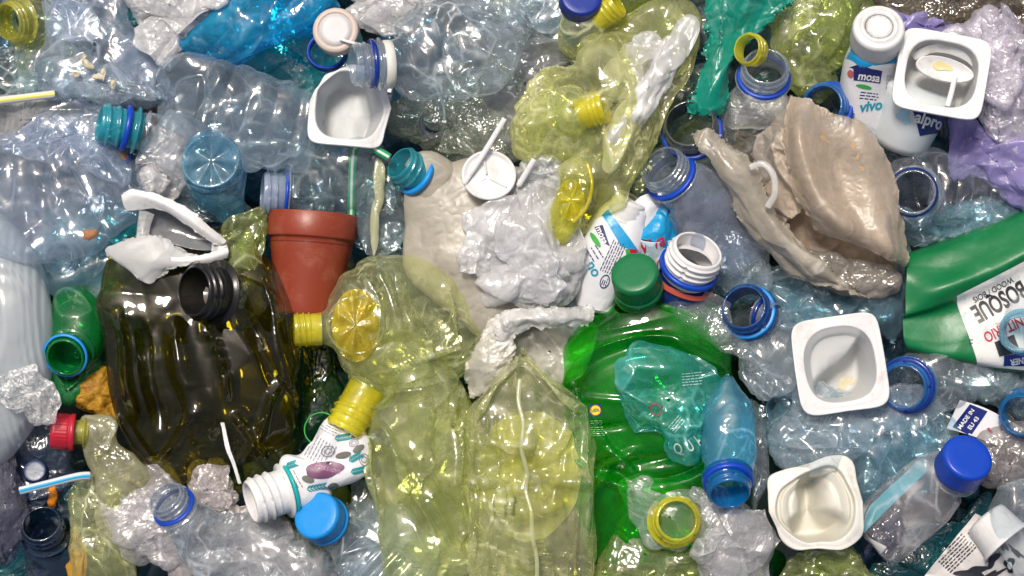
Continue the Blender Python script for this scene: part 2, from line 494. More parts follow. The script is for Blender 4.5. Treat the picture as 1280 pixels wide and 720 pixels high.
def wrap(name, col, bump=3.0, size=7.0, haze=0.8, stretch=None, tint=(.93, .93, .94), rough=0.13, dirt=0.0, dirtcol=(.3, .24, .15), f0=0.09, var=0.35):
    return film(name, tint, haze * 0.40, tuple(min(.95, c * 1.2) for c in col), rough * 1.5, bump * 0.5, size * 1.5, f0=f0 * .7, trans=0.32,
                stretch=stretch or (60 + 47 * (len(name) % 4), 2.6), fine=0.7, dirt=dirt, dirtcol=dirtcol, var=var, crease=1.0, detail=3.0)
# ---------------------------------------------------------------- builders
def neck(T, o, ang, el, R, L, mat, collar=None, threads=2.2, flange=True, wall=0.13, parent=None, name='neck', tr=0.085, collar_at=(0.60, 0.80), collar_r=1.15):
    """bottle mouth: lip, screw thread, tamper collar, support ring; returns base centre and inward direction (units)"""
    pr = []
    bot = -L
    def a(r, t): pr.append((r * R, t))
    a(0.98, bot); a(0.97, bot * 0.92)
    if flange: a(1.22, bot * 0.90); a(1.24, bot * 0.875); a(1.22, bot * 0.85); a(0.97, bot * 0.83)
    else: a(0.97, bot * 0.85)
    for t in np.linspace(0.80, 0.06, 34): a(0.97, bot * t)
    a(0.96, bot * 0.03); a(0.93, 0.0); a(0.88, 0.03 * L); a(1 - wall - 0.02, 0.0)
    for t in np.linspace(0.05, 1.0, 10): a(1 - wall, bot * t)
    pitch = L * 0.55 / threads
    ni = len(pr) - 11
    def rf(Rr, Tt, th):
        u = -Tt / L
        zone = sstep(u, 0.06, 0.12) * (1 - sstep(u, 0.56, 0.62))
        idx = np.arange(Rr.shape[0])[:, None]
        zone = zone * (idx < ni)
        ph = (Tt / pitch - th / (2 * np.pi))
        w = np.clip(np.cos(2 * np.pi * ph), 0, 1) ** 1.3
        gap = 1 - 0.9 * (np.abs(np.sin(th * 2 + 0.4)) < 0.10)
        return Rr + zone * w * gap * tr * 1.2 * R
    P = lathe(o, ang, el, pr, 72, rf)
    T.grid(name, P, True, mat, parent=parent)
    d, s, u = axes(ang, el)
    if collar:
        b0, b1 = collar_at
        cp = [(R * 1.0, -L * b1), (R * collar_r * 0.98, -L * b1), (R * collar_r * 1.03, -L * (b1 - 0.03)), (R * collar_r * 1.03, -L * (b0 + 0.03)), (R * collar_r * 0.98, -L * b0), (R * 1.0, -L * b0)]
        T.grid('collar', lathe(o, ang, el, cp, 72), True, collar, parent=parent)
    return Y(o) - d * L, -d

def screwcap(T, o, ang, el, R, H, mat, band=True, ribs=70, name='cap', dome=0.04, parent=None, band_mat=None, rings=None):
    """o = centre of the top face"""
    pr = [(0.0, 0.0), (R * 0.3, 0), (R * 0.6, 0)]
    if rings:
        for r, t in rings: pr.append((R * r, t * H))
    pr += [(R * 0.86, -0.005 * H), (R * 0.93, -0.03 * H), (R * 0.975, -0.09 * H), (R * 0.995, -0.17 * H)]
    side0 = len(pr)
    for t in np.linspace(0.22, 0.72 if band else 0.97, 8): pr.append((R * 1.0, -H * t))
    side1 = len(pr)
    if band and band_mat is None:
        pr += [(R * 0.965, -H * 0.74), (R * 0.965, -H * 0.77), (R * 1.02, -H * 0.79), (R * 1.03, -H * 0.97)]
    pr += [(R * 0.97, -H * (1.0 if (band and band_mat is None) else pr[-1][1] / -H + 0.01)), (R * 0.9, -H * 0.9 if band and band_mat is None else pr[-1][1])]
    def rf(Rr, Tt, th):
        i = np.arange(Rr.shape[0])[:, None]
        z = ((i >= side0) & (i < side1)).astype(float)
        return Rr - z * R * 0.022 * (np.cos(th * ribs) * 0.5 + 0.5)
    o2 = T.grid(name, lathe(o, ang, el, pr, ribs * 4 if ribs < 60 else 280, rf), True, mat, parent=parent)
    if band and band_mat is not None:
        T.grid('band', lathe(o, ang, el, [(R * 0.9, -H * 0.76), (R * 1.02, -H * 0.76), (R * 1.04, -H * 0.80), (R * 1.04, -H * 0.97), (R * 1.0, -H * 1.0), (R * 0.9, -H)], 96), True, band_mat)
    return o2

def body(T, st, mat, amp=7, size=34, seed=1, n=2.3, nu=150, nv=150, end='round', start=None, ribs=None, oct=2, name='body', fadein=0.12, host=True,
         stretch=None, mod=None, parent=None, lat=0.5):
    P, C, Tn = loft(st, nu, nv, n, end, start)
    v = np.linspace(0, 1, nv)
    if ribs:
        N = gnormals(P, True)
        for (a, b, cnt, dep) in ribs:
            z = sstep(v, a, a + 0.03) * (1 - sstep(v, b - 0.03, b))
            w = z * (0.5 + 0.5 * np.cos((v - a) / (b - a) * 2 * np.pi * cnt)) ** 1.5
            ctr = C[:, None, :3]
            P = P + (ctr - P) / np.maximum(np.linalg.norm(ctr - P, axis=-1, keepdims=True), 1e-5) * (w[:, None, None] * dep)
    if mod is not None: P = mod(P, v)
    m = sstep(v, 0.0, fadein)[:, None] * np.ones((1, nu)) if start is None else np.ones((nv, nu))
    P = crumple(P, True, amp, size, seed, oct, m, stretch, lat)
    T.grid(name, P, True, mat, host=host, parent=parent)
    return P

def bottle(name, label, o, ang, el, R, L, mat, st, cat='bottle', collar=None, cap=None, neckmat=None, group=None, threads=2.2, flange=True, wall=0.13, collar_at=(0.60, 0.80), tr=0.085, collar_r=1.15, **kw):
    """o: mouth centre; st: body stations (x, y, z, half width, half thickness) from the shoulder on"""
    T = Thing(name, label, cat, (st[0][0], st[0][1], st[0][2] - st[0][4]), group)
    b, d = neck(T, o, ang, el, R, L, neckmat or mat, collar, threads, flange, wall, collar_at=collar_at, tr=tr, collar_r=collar_r)
    s0 = [(b[0], -b[1], b[2], R * 0.985, R * 0.985)]
    e = b + d * R * 0.35
    s0.append((e[0], -e[1], e[2], R * 1.05, R * 1.05))
    body(T, s0 + list(st), mat, **kw)
    if cap:
        cm, H, k = cap[:3]
        dd = -d
        c = Y(o) + dd * (0.05 * L)
        screwcap(T, (c[0], -c[1], c[2]), ang, el, R * k, H, cm, **(cap[3] if len(cap) > 3 else {}))
    return T

def bag(name, label, out, h, z, mat, amp=7, size=26, seed=1, c=None, cat='bag', group=None, oct=3, nu=240, nr=50, one=True, stretch=None, lat=1.1, layers=None, **kw):
    kw.setdefault('jag', 2.5)
    P = pillow(out, h, z, c, nu, nr, seed=seed, **kw)
    ctr = P.reshape(-1, 3).mean(0)
    T = Thing(name, label, cat, (ctr[0], -ctr[1], z - h * 0.5), group)
    P = crumple(P, True, amp, size, seed, oct, None, stretch, lat)
    T.grid('film', P, True, mat, host=True)
    if layers is None: layers = 6 if cat == 'wrap' else 3 if cat == 'film' else 1
    r = random.Random(seed); o = np.array(out, float); cc = o.mean(0)
    kw2 = {k: v for k, v in kw.items() if k not in ('sharp', 'tilt', 'flat', 'jag')}
    for k in range(1, layers):      # loose overlapping folds of the same thin sheet
        m = 9; base = r.uniform(0, 6.28); f = r.uniform(.45, .8)
        of = (o[r.randrange(len(o))] - cc) * r.uniform(.15, .5)
        lim = np.abs(o - cc).max(0)
        pts = [(cc[0] + of[0] + lim[0] * f * r.uniform(.6, 1.05) * math.cos(base + 6.283 * q / m), cc[1] + of[1] + lim[1] * f * r.uniform(.6, 1.05) * math.sin(base + 6.283 * q / m)) for q in range(m)]
        P = pillow(pts, h * r.uniform(.12, .3), z + h * (.15 + .17 * k), None, 170, 34, sharp=True, tilt=(r.uniform(-.3, .3), r.uniform(-.3, .3)), flat=.9, jag=1.5, seed=seed + k)
        P = crumple(P, True, amp * r.uniform(.7, 1.1), size * r.uniform(.7, 1.3), seed + 40 * k, 3, None, None, lat)
        T.grid('film', P, True, mat)
    if one and layers == 1: solo(T)
    return T

def addpillow(T, name, out, h, z, mat, amp=6, size=22, seed=1, c=None, oct=3, nu=120, nr=24, parent=None, stretch=None, host=True, label=None, **kw):
    P = pillow(out, h, z, c, nu, nr, seed=seed, **kw)
    P = crumple(P, True, amp, size, seed, oct, None, stretch, 0.6)
    return T.grid(name, P, True, mat, host=host, parent=parent, label=label)

def addsheet(T, name, ctrl, mat, amp=4, size=24, seed=1, nu=80, nv=80, oct=3, thick=1.6, parent=None, host=True, stretch=None, edge=0.0, label=None):
    P = sheetgrid(ctrl, nu, nv)
    if edge:
        v = np.linspace(-1, 1, P.shape[0])[:, None]; u = np.linspace(-1, 1, P.shape[1])[None]
        m = np.maximum(np.abs(u), np.abs(v)) ** 10 * np.ones_like(u * v)
        P = P + (m * edge)[..., None] * np.stack([crump(P, 11, seed + 7), crump(P, 11, seed + 8), crump(P, 11, seed + 9)], -1)
    P = crumple(P, False, amp, size, seed, oct, None, stretch, 0.5)
    wr = WEAR[id(P)][1] if id(P) in WEAR else None
    N = gnormals(P, False)
    if N[..., 2].mean() < 0: N = -N
    Q = P - N * thick
    nv_, nu_ = P.shape[:2]
    V = np.vstack([P.reshape(-1, 3), Q.reshape(-1, 3)])
    F1 = gfaces(nv_, nu_, False); F2 = gfaces(nv_, nu_, False, nv_ * nu_)[:, ::-1]
    a = np.arange(nv_ * nu_).reshape(nv_, nu_)
    rim = np.concatenate([a[0], a[1:, -1], a[-1, ::-1][1:], a[::-1, 0][1:-1]]); r2 = np.roll(rim, -1)
    F3 = np.stack([rim, rim + nv_ * nu_, r2 + nv_ * nu_, r2], -1)
    return T.part(name, V, np.vstack([F1, F2, F3]), mat, parent=parent, host=host, label=label, wear=None if wr is None else np.concatenate([wr.ravel()] * 2))

def solid(T, name, rings, mat, closed_ends=True, parent=None, label=None, smooth=True):
    return T.grid(name, np.array(rings, float), True, mat, parent=parent, label=label, smooth=smooth)

def tube(T, name, path, r, mat, nu=20, parent=None, hollow=False, flat=1.0, sub=10, label=None):
    p = np.array(path, float); p[:, 1] *= -1
    C = cr(p, np.linspace(0, len(p) - 1, (len(p) - 1) * sub + 1))
    Tn = np.gradient(C, axis=0); Tn /= np.linalg.norm(Tn, axis=1, keepdims=True)
    S = np.cross(Tn, [0, 0, 1.0]); S /= np.maximum(np.linalg.norm(S, axis=1, keepdims=True), 1e-6); U = np.cross(S, Tn)
    th = np.linspace(0, 2 * np.pi, nu, endpoint=False)
    P = C[:, None] + S[:, None] * (r * np.cos(th))[None, :, None] + U[:, None] * (r * flat * np.sin(th))[None, :, None]
    if hollow:
        Pi = C[:, None] + S[:, None] * (r * .82 * np.cos(th))[None, :, None] + U[:, None] * (r * .82 * flat * np.sin(th))[None, :, None]
        P = np.concatenate([P, Pi[::-1]], 0); P = np.concatenate([P, P[:1]], 0)
    else:
        P = np.concatenate([np.repeat(C[:1, None], nu, 1), P, np.repeat(C[-1:, None], nu, 1)], 0)
    T.grid(name, P, True, mat, parent=parent, label=label)
    return C, S, U

def straw(name, label, path, r, mat, stripe, offs=(0,), bend=None):
    T = Thing(name, label, 'straw', path[0])
    C, S, U = tube(T, 'tube', path, r, mat, hollow=True)
    for a0 in offs:
        th = np.radians(90 + a0 + np.linspace(-24, 24, 7))
        P = C[:, None] + S[:, None] * (r * 1.02 * np.cos(th))[None, :, None] + U[:, None] * (r * 1.02 * np.sin(th))[None, :, None]
        T.grid('stripe', P, False, stripe)
    return T

def cup(name, label, c, rot, tilt, W, hole, depth, mat, H=None, warp=None, n=6.0, hn=2.6, cat='cup', lip=4.0, bottom=0.72, amp=0.0, size=30, seed=3, wallmat=None, one=False, cut=None, nu=160):
    """square-rimmed pot seen into its mouth. tilt: (image angle the mouth leans to, degrees off vertical)"""
    H = H or W
    T = Thing(name, label, cat, (c[0], c[1], c[2] - depth))
    th = np.linspace(0, 2 * np.pi, nu, endpoint=False)
    def se(n_, a, b):
        return np.stack([np.sign(np.cos(th)) * np.abs(np.cos(th)) ** (2 / n_) * a, np.sign(np.sin(th)) * np.abs(np.sin(th)) ** (2 / n_) * b], -1)
    O = se(n, W, H); I = se(hn, W * hole, H * hole)
    def ring(xy, z): return np.concatenate([xy, np.full((nu, 1), z)], 1)
    rim = [ring(O * 0.985, -lip), ring(O * 1.0, -lip), ring(O * 1.0, -1.2), ring(O * 0.99, 0.0), ring(O * 0.975, 0.2)]
    for k in (0.25, 0.5, 0.72, 0.9): rim.append(ring(O * (1 - k) * 0.975 + I * k, -0.4 + 0.5 * math.cos(k * 9)))
    rim += [ring(I * 1.0, -0.5), ring(I * 0.985, -1.4), ring(I * 0.975, -3.2)]
    wall = []
    for k in np.linspace(0, 1, 26): wall.append(ring(I * (0.975 - (0.975 - bottom) * k), -3.2 - (depth - 8) * k))
    for k, z in ((0.97, 0.5), (0.90, 0.85), (0.80, 1.0), (0.5, 0.96), (0.25, 0.98), (0.01, 1.0)):
        wall.append(ring(I * bottom * k, -3.2 - (depth - 8) - 5 * z))
    def place(G):
        G = np.array(G)
        if warp is not None: G = warp(G)
        if amp: G = G + amp * np.stack([snoise(G / size, seed + k) for k in range(3)], -1)
        a = math.radians(rot); x = G[..., 0] * math.cos(a) - G[..., 1] * math.sin(a); y = G[..., 0] * math.sin(a) + G[..., 1] * math.cos(a); z = G[..., 2]
        ta, tt = math.radians(tilt[0]), math.radians(tilt[1])
        dx, dy = math.cos(ta), math.sin(ta)
        along = x * dx + y * dy; perp = -x * dy + y * dx
        al2 = along * math.cos(tt) + z * math.sin(tt); z2 = -along * math.sin(tt) + z * math.cos(tt)
        x = al2 * dx - perp * dy; y = al2 * dy + perp * dx
        return np.stack([x + c[0], y - c[1], z2 + c[2]], -1)
    R = place(rim); Wl = place(wall)
    if cut is None:
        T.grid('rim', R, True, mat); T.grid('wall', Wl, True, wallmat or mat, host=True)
    else:   # leave out a stretch of the round (torn or cut away)
        a0, a1 = cut; k = [i for i in range(nu) if not (a0 <= i / nu * 360 <= a1)]
        st = max(range(len(k)), key=lambda j: (k[j] - k[j - 1]) % nu); k = k[st:] + k[:st]
        T.grid('rim', R[:, k], False, mat); T.grid('wall', Wl, True, wallmat or mat, host=True)
    return T

th_b = np.linspace(0, 2 * np.pi, 90, endpoint=False); rr_b = np.linspace(0.03, 1, 24)
def starbase(c, rx, ry, z, dome, petals, dep):
    R_, A_ = np.meshgrid(rr_b, th_b, indexing='ij')
    zz = z + dome * (1 - R_ ** 2) + dep * np.cos(A_ * petals) * R_ ** 1.5 * (1 - R_ ** 4) * 2
    return np.stack([c[0] + rx * R_ * np.cos(A_), -c[1] + ry * R_ * np.sin(A_), zz], -1)

# ---------------------------------------------------------------- palette
CLEAR = film('clear_plastic', (.95, .97, .985), .07, (.76, .80, .88), .12, 0.96, 23)
CLEARW = film('clear_crinkled', (.93, .965, .985), .10, (.78, .87, .93), .15, 0.59, 23, crease=.7)
LAV = film('clear_violet', (.89, .93, .975), .16, (.66, .76, .92), .15, 0.55, 32, crease=.7)
GREYC = film('clear_grey', (.89, .945, .955), .08, (.62, .76, .79), .15, 0.51, 28, crease=.65)
BLUEC = film('clear_blue', (.72, .87, .95), .14, (.46, .64, .80), .12, 1.08, 24)
STEEL = film('clear_steel_blue', (.80, .92, .95), .12, (.48, .70, .82), .14, 0.59, 26, crease=.7)
NAVYC = film('clear_navy', (.34, .46, .60), .30, (.10, .15, .24), .12, 1.68, 21)
TEAL = film('teal_plastic', (.30, .80, .82), .22, (.05, .50, .54), .07, 1.6, 20, f0=.05)
TEALD = film('dark_teal', (.10, .40, .44), .40, (.02, .17, .20), .12, 2.6, 14)
CYAN = film('cyan_plastic', (.10, .74, .95), .36, (.01, .52, .86), .05, 1.6, 22, tint2=(.03, .40, .80), f0=.05)
TURQ = film('turquoise_plastic', (.34, .90, .84), .22, (.10, .66, .60), .08, 1.2, 22, crease=1.0, f0=.07)
GREEN = film('green_plastic', (.22, .94, .15), .30, (.006, .46, .010), .07, .8, 34, var=.6, crease=.4, f0=.045)
GREENC = film('mid_green_plastic', (.10, .74, .25), .45, (.01, .36, .09), .1, .9, 24, var=.3, f0=.05)
OLIVE = film('olive_plastic', (.74, .66, .16), .15, (.075, .065, .006), .06, .5, 50, f0=.045, tint2=(.42, .40, .07), crease=.15)
YEL = film('yellow_green_plastic', (.975, .98, .80), .16, (.94, .95, .58), .08, .9, 30, crease=1.0)
YELG = film('pale_olive_plastic', (.955, .975, .74), .14, (.86, .90, .50), .08, .9, 30, crease=1.0)
YELB = film('yellow_bag', (.96, .97, .66), .20, (.92, .93, .46), .08, 1.2, 20, crease=1.0)
YELD = film('strong_yellow', (.97, .92, .12), .5, (.95, .84, .04), .06, 1.2, 18, trans=.5)
GOLD = film('amber_plastic', (.96, .62, .03), .5, (.95, .50, .01), .06, 2.0, 12)
OLG = film('olive_green_film', (.82, .88, .52), .20, (.54, .60, .24), .07, 1.4, 20, crease=.9)
TAN = film('tan_film', (.90, .84, .75), .42, (.86, .76, .64), .36, 1.2, 18, f0=.035, dirt=.6, dirtcol=(.46, .31, .18), var=.3, trans=.4, crease=1.0, fine=.6)
TAND = film('tan_film_dirty_shaded', (.66, .56, .46), .58, (.46, .36, .27), .5, 1.4, 16, f0=.025, dirt=.8, dirtcol=(.17, .11, .06), var=.2, trans=.3, crease=.7, fine=.6)  # dirty tan, darkened for the inner fold: its shade is in the colour
CREAM = film('cream_film', (.93, .91, .84), .34, (.90, .88, .80), .28, 1.6, 18, f0=.04, dirt=.15, var=.4, trans=.2, crease=1.0, detail=2.0)
WRAPW = wrap('white_wrap', (.82, .80, .82), 3.6, 8, .80)
WRAPS = wrap('white_wrap_streaked', (.86, .83, .82), 4.0, 8, 1.05, stretch=(65, 3.0))
WRAPP = wrap('pinkish_wrap', (.72, .66, .64), 4.0, 9, .66, dirt=.12)
WRAPL = wrap('lilac_wrap', (.72, .68, .78), 4.2, 8, .72)
WRAPC = wrap('clear_wrap', (.78, .80, .82), 3.4, 9, .34, tint=(.93, .94, .95), rough=.14)
LILAC = film('lilac_film', (.70, .66, .92), .50, (.52, .46, .86), .3, 1.4, 18, f0=.04, var=.2, crease=.8)
GREYNET = wrap('grey_felt', (.46, .46, .46), 3.0, 6, .92, rough=.6, f0=.02, dirt=.3)
WHITE = plastic('white_plastic', (.84, .84, .84), .36, .5, 10, .18, .8, (.60, .56, .48))
WHITEG = plastic('white_grey_plastic', (.62, .63, .62), .4, .5, 12, .3, .3)
IVORY = plastic('ivory_plastic', (.83, .82, .76), .38, .6, 12, .2, .8, (.58, .52, .40))
MILK = film('milky_plastic', (.90, .94, .96), .62, (.78, .84, .87), .22, .3, 30, var=.08, dirt=.06, crease=.1)
MILKW = film('milky_white', (.93, .93, .92), .42, (.88, .88, .86), .26, 1.2, 18, f0=.04, var=.3, crease=1.0, trans=.2)
BEIGE = plastic('beige_plastic', (.62, .52, .46), .45, .3, 8, .1, .3)
BEIGEIN = plastic('pale_grey_plastic', (.62, .61, .62), .45, .3, 8, .1, .3)
TERRA = plastic('terracotta_plastic', (.26, .043, .019), .36, .25, 10, .05, .8, (.33, .10, .06))
TERRAD = plastic('dark_soil', (.05, .035, .03), .8, 2, 8, 0, .5)
BLACK = plastic('black_plastic', (.012, .012, .012), .22, .3, 10, 0, .1)
BLUEP = plastic('blue_plastic', (.005, .055, .46), .33, .25, 9, .06, .35)
BLUEL = plastic('light_blue_plastic', (.01, .27, .72), .38, .4, 9, .06, .7, (.03, .30, .62))
BLUEN = film('blue_collar', (.05, .16, .72), .72, (.01, .06, .46), .12, .6, 14, var=.1)
BLUET = film('teal_blue_collar', (.08, .46, .80), .5, (.01, .26, .62), .08, .6, 14, var=.1)
TEALN = film('teal_neck', (.28, .78, .84), .5, (.05, .50, .60), .08, .8, 10, var=.2)
BLUEK = film('blue_neck', (.20, .52, .90), .42, (.04, .28, .72), .08, .8, 10, var=.2)
CYANK = film('pale_cyan_neck', (.55, .85, .95), .35, (.35, .66, .80), .1, 1.0, 10, var=.2)
CLEARN = film('clear_neck', (.88, .92, .96), .20, (.62, .70, .80), .08, .8, 12, f0=.10)
NAVYN = film('navy_neck', (.10, .20, .34), .5, (.01, .04, .10), .1, 1.0, 12, f0=.10)
YELN = film('yellow_neck', (.98, .95, .34), .55, (.98, .91, .06), .06, .6, 12, f0=.06, trans=.5)
YELNS = film('pale_yellow_neck', (.94, .92, .40), .36, (.84, .82, .20), .06, .6, 12, f0=.07, trans=.55)
REDP = plastic('red_plastic', (.48, .015, .035), .35, .4, 9, .08, .15)
GCAP = plastic('green_cap_plastic', (.004, .16, .05), .34, .25, 9, .06, .12)
JUG = plastic('green_jug_plastic', (.003, .165, .048), .36, .5, 14, .10, .5, (.02, .25, .11), big=1.0)
TEALBAG = film('teal_bag', (.05, .72, .60), .74, (.004, .42, .31), .28, 1.0, 20, f0=.04, var=.1, crease=.5)
TEALRING = plastic('teal_plastic_ring', (.01, .45, .45), .35, .2, 9, .1, .1)
CORAL = plastic('coral_plastic', (.72, .12, .08), .4, .2, 9, .1, .1)
NAVYP = plastic('navy_label', (.008, .02, .16), .3, .4, 12, 0, .1)
SKYL = plastic('blue_label', (.01, .30, .60), .3, .8, 12, 0, .1)
PAPER = plastic('white_label', (.76, .77, .80), .35, .5, 12, .05, .15)
INKN = plastic('navy_ink', (.012, .02, .14), .4, .1, 9, 0, 0)
INKK = plastic('black_ink', (.02, .022, .03), .4, .1, 9, 0, 0)
INKG = plastic('grey_ink', (.20, .20, .23), .5, .1, 9, 0, 0)
INKW = plastic('white_ink', (.8, .8, .8), .4, .1, 9, 0, 0)
INKR = plastic('red_ink', (.50, .01, .04), .4, .1, 9, 0, 0)
INKT = plastic('teal_ink', (.01, .28, .30), .4, .1, 9, 0, 0)
INKGR = plastic('green_ink', (.04, .36, .06), .4, .1, 9, 0, 0)
INKY = plastic('yellow_ink', (.80, .68, .02), .4, .1, 9, 0, 0)
PLUM = plastic('plum_ink', (.16, .06, .13), .4, .1, 9, 0, 0)
ORANGE = plastic('orange_peel', (.75, .24, .01), .5, 1.6, 8, .1, .3)
OCHRE = plastic('ochre_pulp', (.50, .26, .02), .55, 5, 16, .1, .9, (.22, .08, .01), big=2)
SOIL = plastic('dark_ground', (.035, .045, .045), .7, 4, 20, 0, .6)  # dark base: the shade of the gaps is put into its colour
STRAWW = plastic('straw_white', (.80, .82, .82), .35, .2, 9, .2, .1)
STG = plastic('straw_green', (.01, .38, .12), .35, .1, 9, 0, 0)
STB = plastic('straw_blue', (.01, .33, .62), .35, .1, 9, 0, 0)
STY = plastic('straw_yellow', (.70, .62, .08), .35, .1, 9, 0, 0)
STRAND = film('cloudy_strand', (.85, .86, .60), .7, (.72, .74, .50), .2, 1.2, 10, var=.2)
CRUMB = plastic('cream_crumb', (.66, .60, .44), .6, 1.5, 5, .1, .4)
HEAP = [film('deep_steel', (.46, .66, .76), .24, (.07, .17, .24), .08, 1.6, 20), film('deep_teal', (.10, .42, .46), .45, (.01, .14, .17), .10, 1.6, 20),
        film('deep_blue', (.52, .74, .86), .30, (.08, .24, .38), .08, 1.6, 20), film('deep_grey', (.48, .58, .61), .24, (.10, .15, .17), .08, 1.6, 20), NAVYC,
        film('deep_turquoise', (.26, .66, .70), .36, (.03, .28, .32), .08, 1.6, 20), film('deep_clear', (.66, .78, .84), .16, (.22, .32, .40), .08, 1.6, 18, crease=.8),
        film('deep_olive', (.66, .74, .36), .34, (.28, .34, .08), .08, 1.6, 20), film('deep_green', (.08, .60, .12), .5, (.004, .17, .015), .07, 1.4, 22)]  # deep variants are darkened: shade of the depths is put into their colour
BLUETUM = film('blue_tumbler', (.62, .86, .95), .32, (.30, .62, .78), .06, .8, 24, f0=.07)
# ================================================================ the ground and the deep heap
g = []
for y in np.linspace(-1100, 1100, 60):
    g.append([(x, y, 0) for x in np.linspace(-1500, 1500, 80)])
g = np.array(g, float)
g[..., 2] = -250 + 14 * snoise(g / 90, 5) + 7 * snoise(g / 30, 6)
gm = new_mesh('ground', (g.reshape(-1, 3)) * K, gfaces(60, 80, False), SOIL)
go = bpy.data.objects.new('ground', gm); scene.collection.objects.link(go); go['kind'] = 'structure'

def deep_heap():
    """the mass of crushed plastic underneath, where no single piece can be told from the next"""
    mats = HEAP + [HEAP[6], HEAP[1]]
    def pick(x, y, r):
        if x < 130 and y > 470: w = [1, 2, 1, 1, 6, 1, 1, 0, 0, 0, 2]
        elif x < 420 and y < 420: w = [3, 3, 3, 1, 1, 3, 1, 0, 0, 1, 2]
        elif 330 < x < 760 and y > 300: w = [0, 2, 0, 1, 0, 1, 0, 5, 3, 1, 1]
        elif 640 < x < 960 and y > 300: w = [0, 2, 0, 0, 0, 2, 0, 2, 7, 0, 1]
        elif 620 < x < 1080 and y < 200: w = [1, 2, 0, 2, 0, 1, 1, 4, 0, 1, 1]
        else: w = [6, 2, 3, 4, 1, 0, 2, 0, 0, 1, 1]
        return r.choices(range(len(mats)), w)[0]
    r = random.Random(7); V = []; F = []; I = []; WR = []; off = 0
    for layer, (zc, n, sz) in enumerate(((-185, 150, 105), (-130, 285, 68))):
        for k in range(n):
            x = r.uniform(-180, 1460); y = r.uniform(-160, 880)
            if k % 3 == 2:     # the heap goes on beyond the frame
                if r.random() < .5: x = r.choice([r.uniform(-420, -40), r.uniform(1320, 1700)]); y = r.uniform(-400, 1120)
                else: x = r.uniform(-420, 1700); y = r.choice([r.uniform(-400, -40), r.uniform(760, 1120)])
            a = r.uniform(0, math.pi); L = sz * r.uniform(.7, 1.5); W_ = L * r.uniform(.35, .8)
            out = []
            for j in range(9):
                t = 2 * math.pi * j / 9; rr = r.uniform(.75, 1.15)
                u, v = L * rr * math.cos(t), W_ * rr * math.sin(t)
                out.append((x + u * math.cos(a) - v * math.sin(a), y + u * math.sin(a) + v * math.cos(a)))
            P = pillow(out, r.uniform(24, 42), zc + r.uniform(-20, 20), None, 56, 13, tilt=(r.uniform(-.3, .3), r.uniform(-.3, .3)))
            P = crumple(P, True, r.uniform(9, 15), r.uniform(24, 42), 300 + k + 999 * layer, 2, None, None, .7)
            WR.append(WEAR[id(P)][1].ravel())
            P = P + np.array([-640, 360, 0.0])
            f = gfaces(P.shape[0], P.shape[1], True, off); off += P.shape[0] * P.shape[1]
            V.append(P.reshape(-1, 3)); F.append(f); I += [pick(x, y, r)] * len(f)
    me = new_mesh('plastic_heap', np.vstack(V) * K, np.vstack(F), mats[0], wear=np.concatenate(WR))
    for m in mats[1:]: me.materials.append(m)
    me.polygons.foreach_set('material_index', np.array(I, np.int32))
    o = bpy.data.objects.new('plastic_heap', me); scene.collection.objects.link(o)
    o['kind'] = 'stuff'; o['label'] = 'deep mass of crushed blue, grey and green plastic packaging under everything'; o['category'] = 'plastic waste'
deep_heap()

# ================================================================ top left
bottle('plastic_bottle', 'yellow-green bottle with ringed open mouth in the top left corner', (8, 27, 10), 200, 52, 25, 26, YELG,
       [(30, 30, -40, 40, 34), (50, 60, -62, 46, 34), (40, 110, -84, 40, 28)], neckmat=YELNS, amp=6, size=34, seed=21)
bag('plastic_film', 'large clear violet-grey film with torn crumbs stuck on, top left',
    [(52, -20), (110, -30), (158, -12), (168, 30), (196, 88), (205, 118), (150, 124), (110, 120), (66, 108), (56, 60)], 24, -8, LAV, 13, 40, 22,
    c=(110, 60), stretch=stretch_m(-60, 2.2), cat='film')
bag('plastic_film', 'flattened clear film cone with silvery lower edge above the teal bottle mouth',
    [(60, 70), (100, 76), (150, 92), (206, 124), (150, 126), (110, 122), (72, 106), (62, 88)], 15, 12, CLEARW, 7, 24, 23, c=(105, 98), cat='film')
T = Thing('crumb', 'cream crumbs and shreds stuck to the clear film, top left', 'crumbs', (108, 80, 30))
for (x, y, rx, ry, a) in ((105, 70, 6, 4, 40), (109, 80, 8, 3.5, 10), (94, 92, 4, 3, 60), (131, 92, 11, 3, 30), (142, 106, 5, 2, 80), (124, 98, 6, 3, 0)):
    addpillow(T, 'shred', [(x + rx * math.cos(t) * math.cos(a) - ry * math.sin(t) * math.sin(a), y + rx * math.cos(t) * math.sin(a) + ry * math.sin(t) * math.cos(a)) for t in np.linspace(0, 6.28, 8)[:-1]],
              1.6, 33, CRUMB, 3.5, 6, int(x), nu=50, nr=9, jag=2)
bag('plastic_film', 'olive-grey clear film between the corner bottle and the long straw', [(-20, 58), (52, 62), (62, 108), (50, 150), (-20, 122)], 20, -24, GREYC, 9, 30, 24, cat='film')
bag('plastic_wrap', 'hanging white crumpled wrap left of the bright cyan bottle', [(160, -20), (250, -25), (262, 10), (240, 40), (222, 66), (205, 90), (190, 70), (178, 40), (164, 18)], 20, 10, WRAPW, 9, 22, 25, c=(208, 18), cat='wrap')
bag('plastic_wrap', 'white rumpled wrap along the top edge above the cyan bottle', [(160, -26), (300, -30), (300, 4), (250, 16), (205, 22), (166, 10)], 16, 22, WRAPW, 8, 20, 26, cat='wrap')
T = Thing('plastic_bottle', 'bright cyan crushed bottle with rounded base, top left of centre', 'bottle', (300, 40, -20))
body(T, [(226, 50, 22, 20, 18), (250, 46, 26, 28, 22), (300, 34, 26, 38, 26), (350, 12, 22, 42, 26), (400, -18, 12, 38, 26)], CYAN, 9, 30, 27, start='round', nv=130)
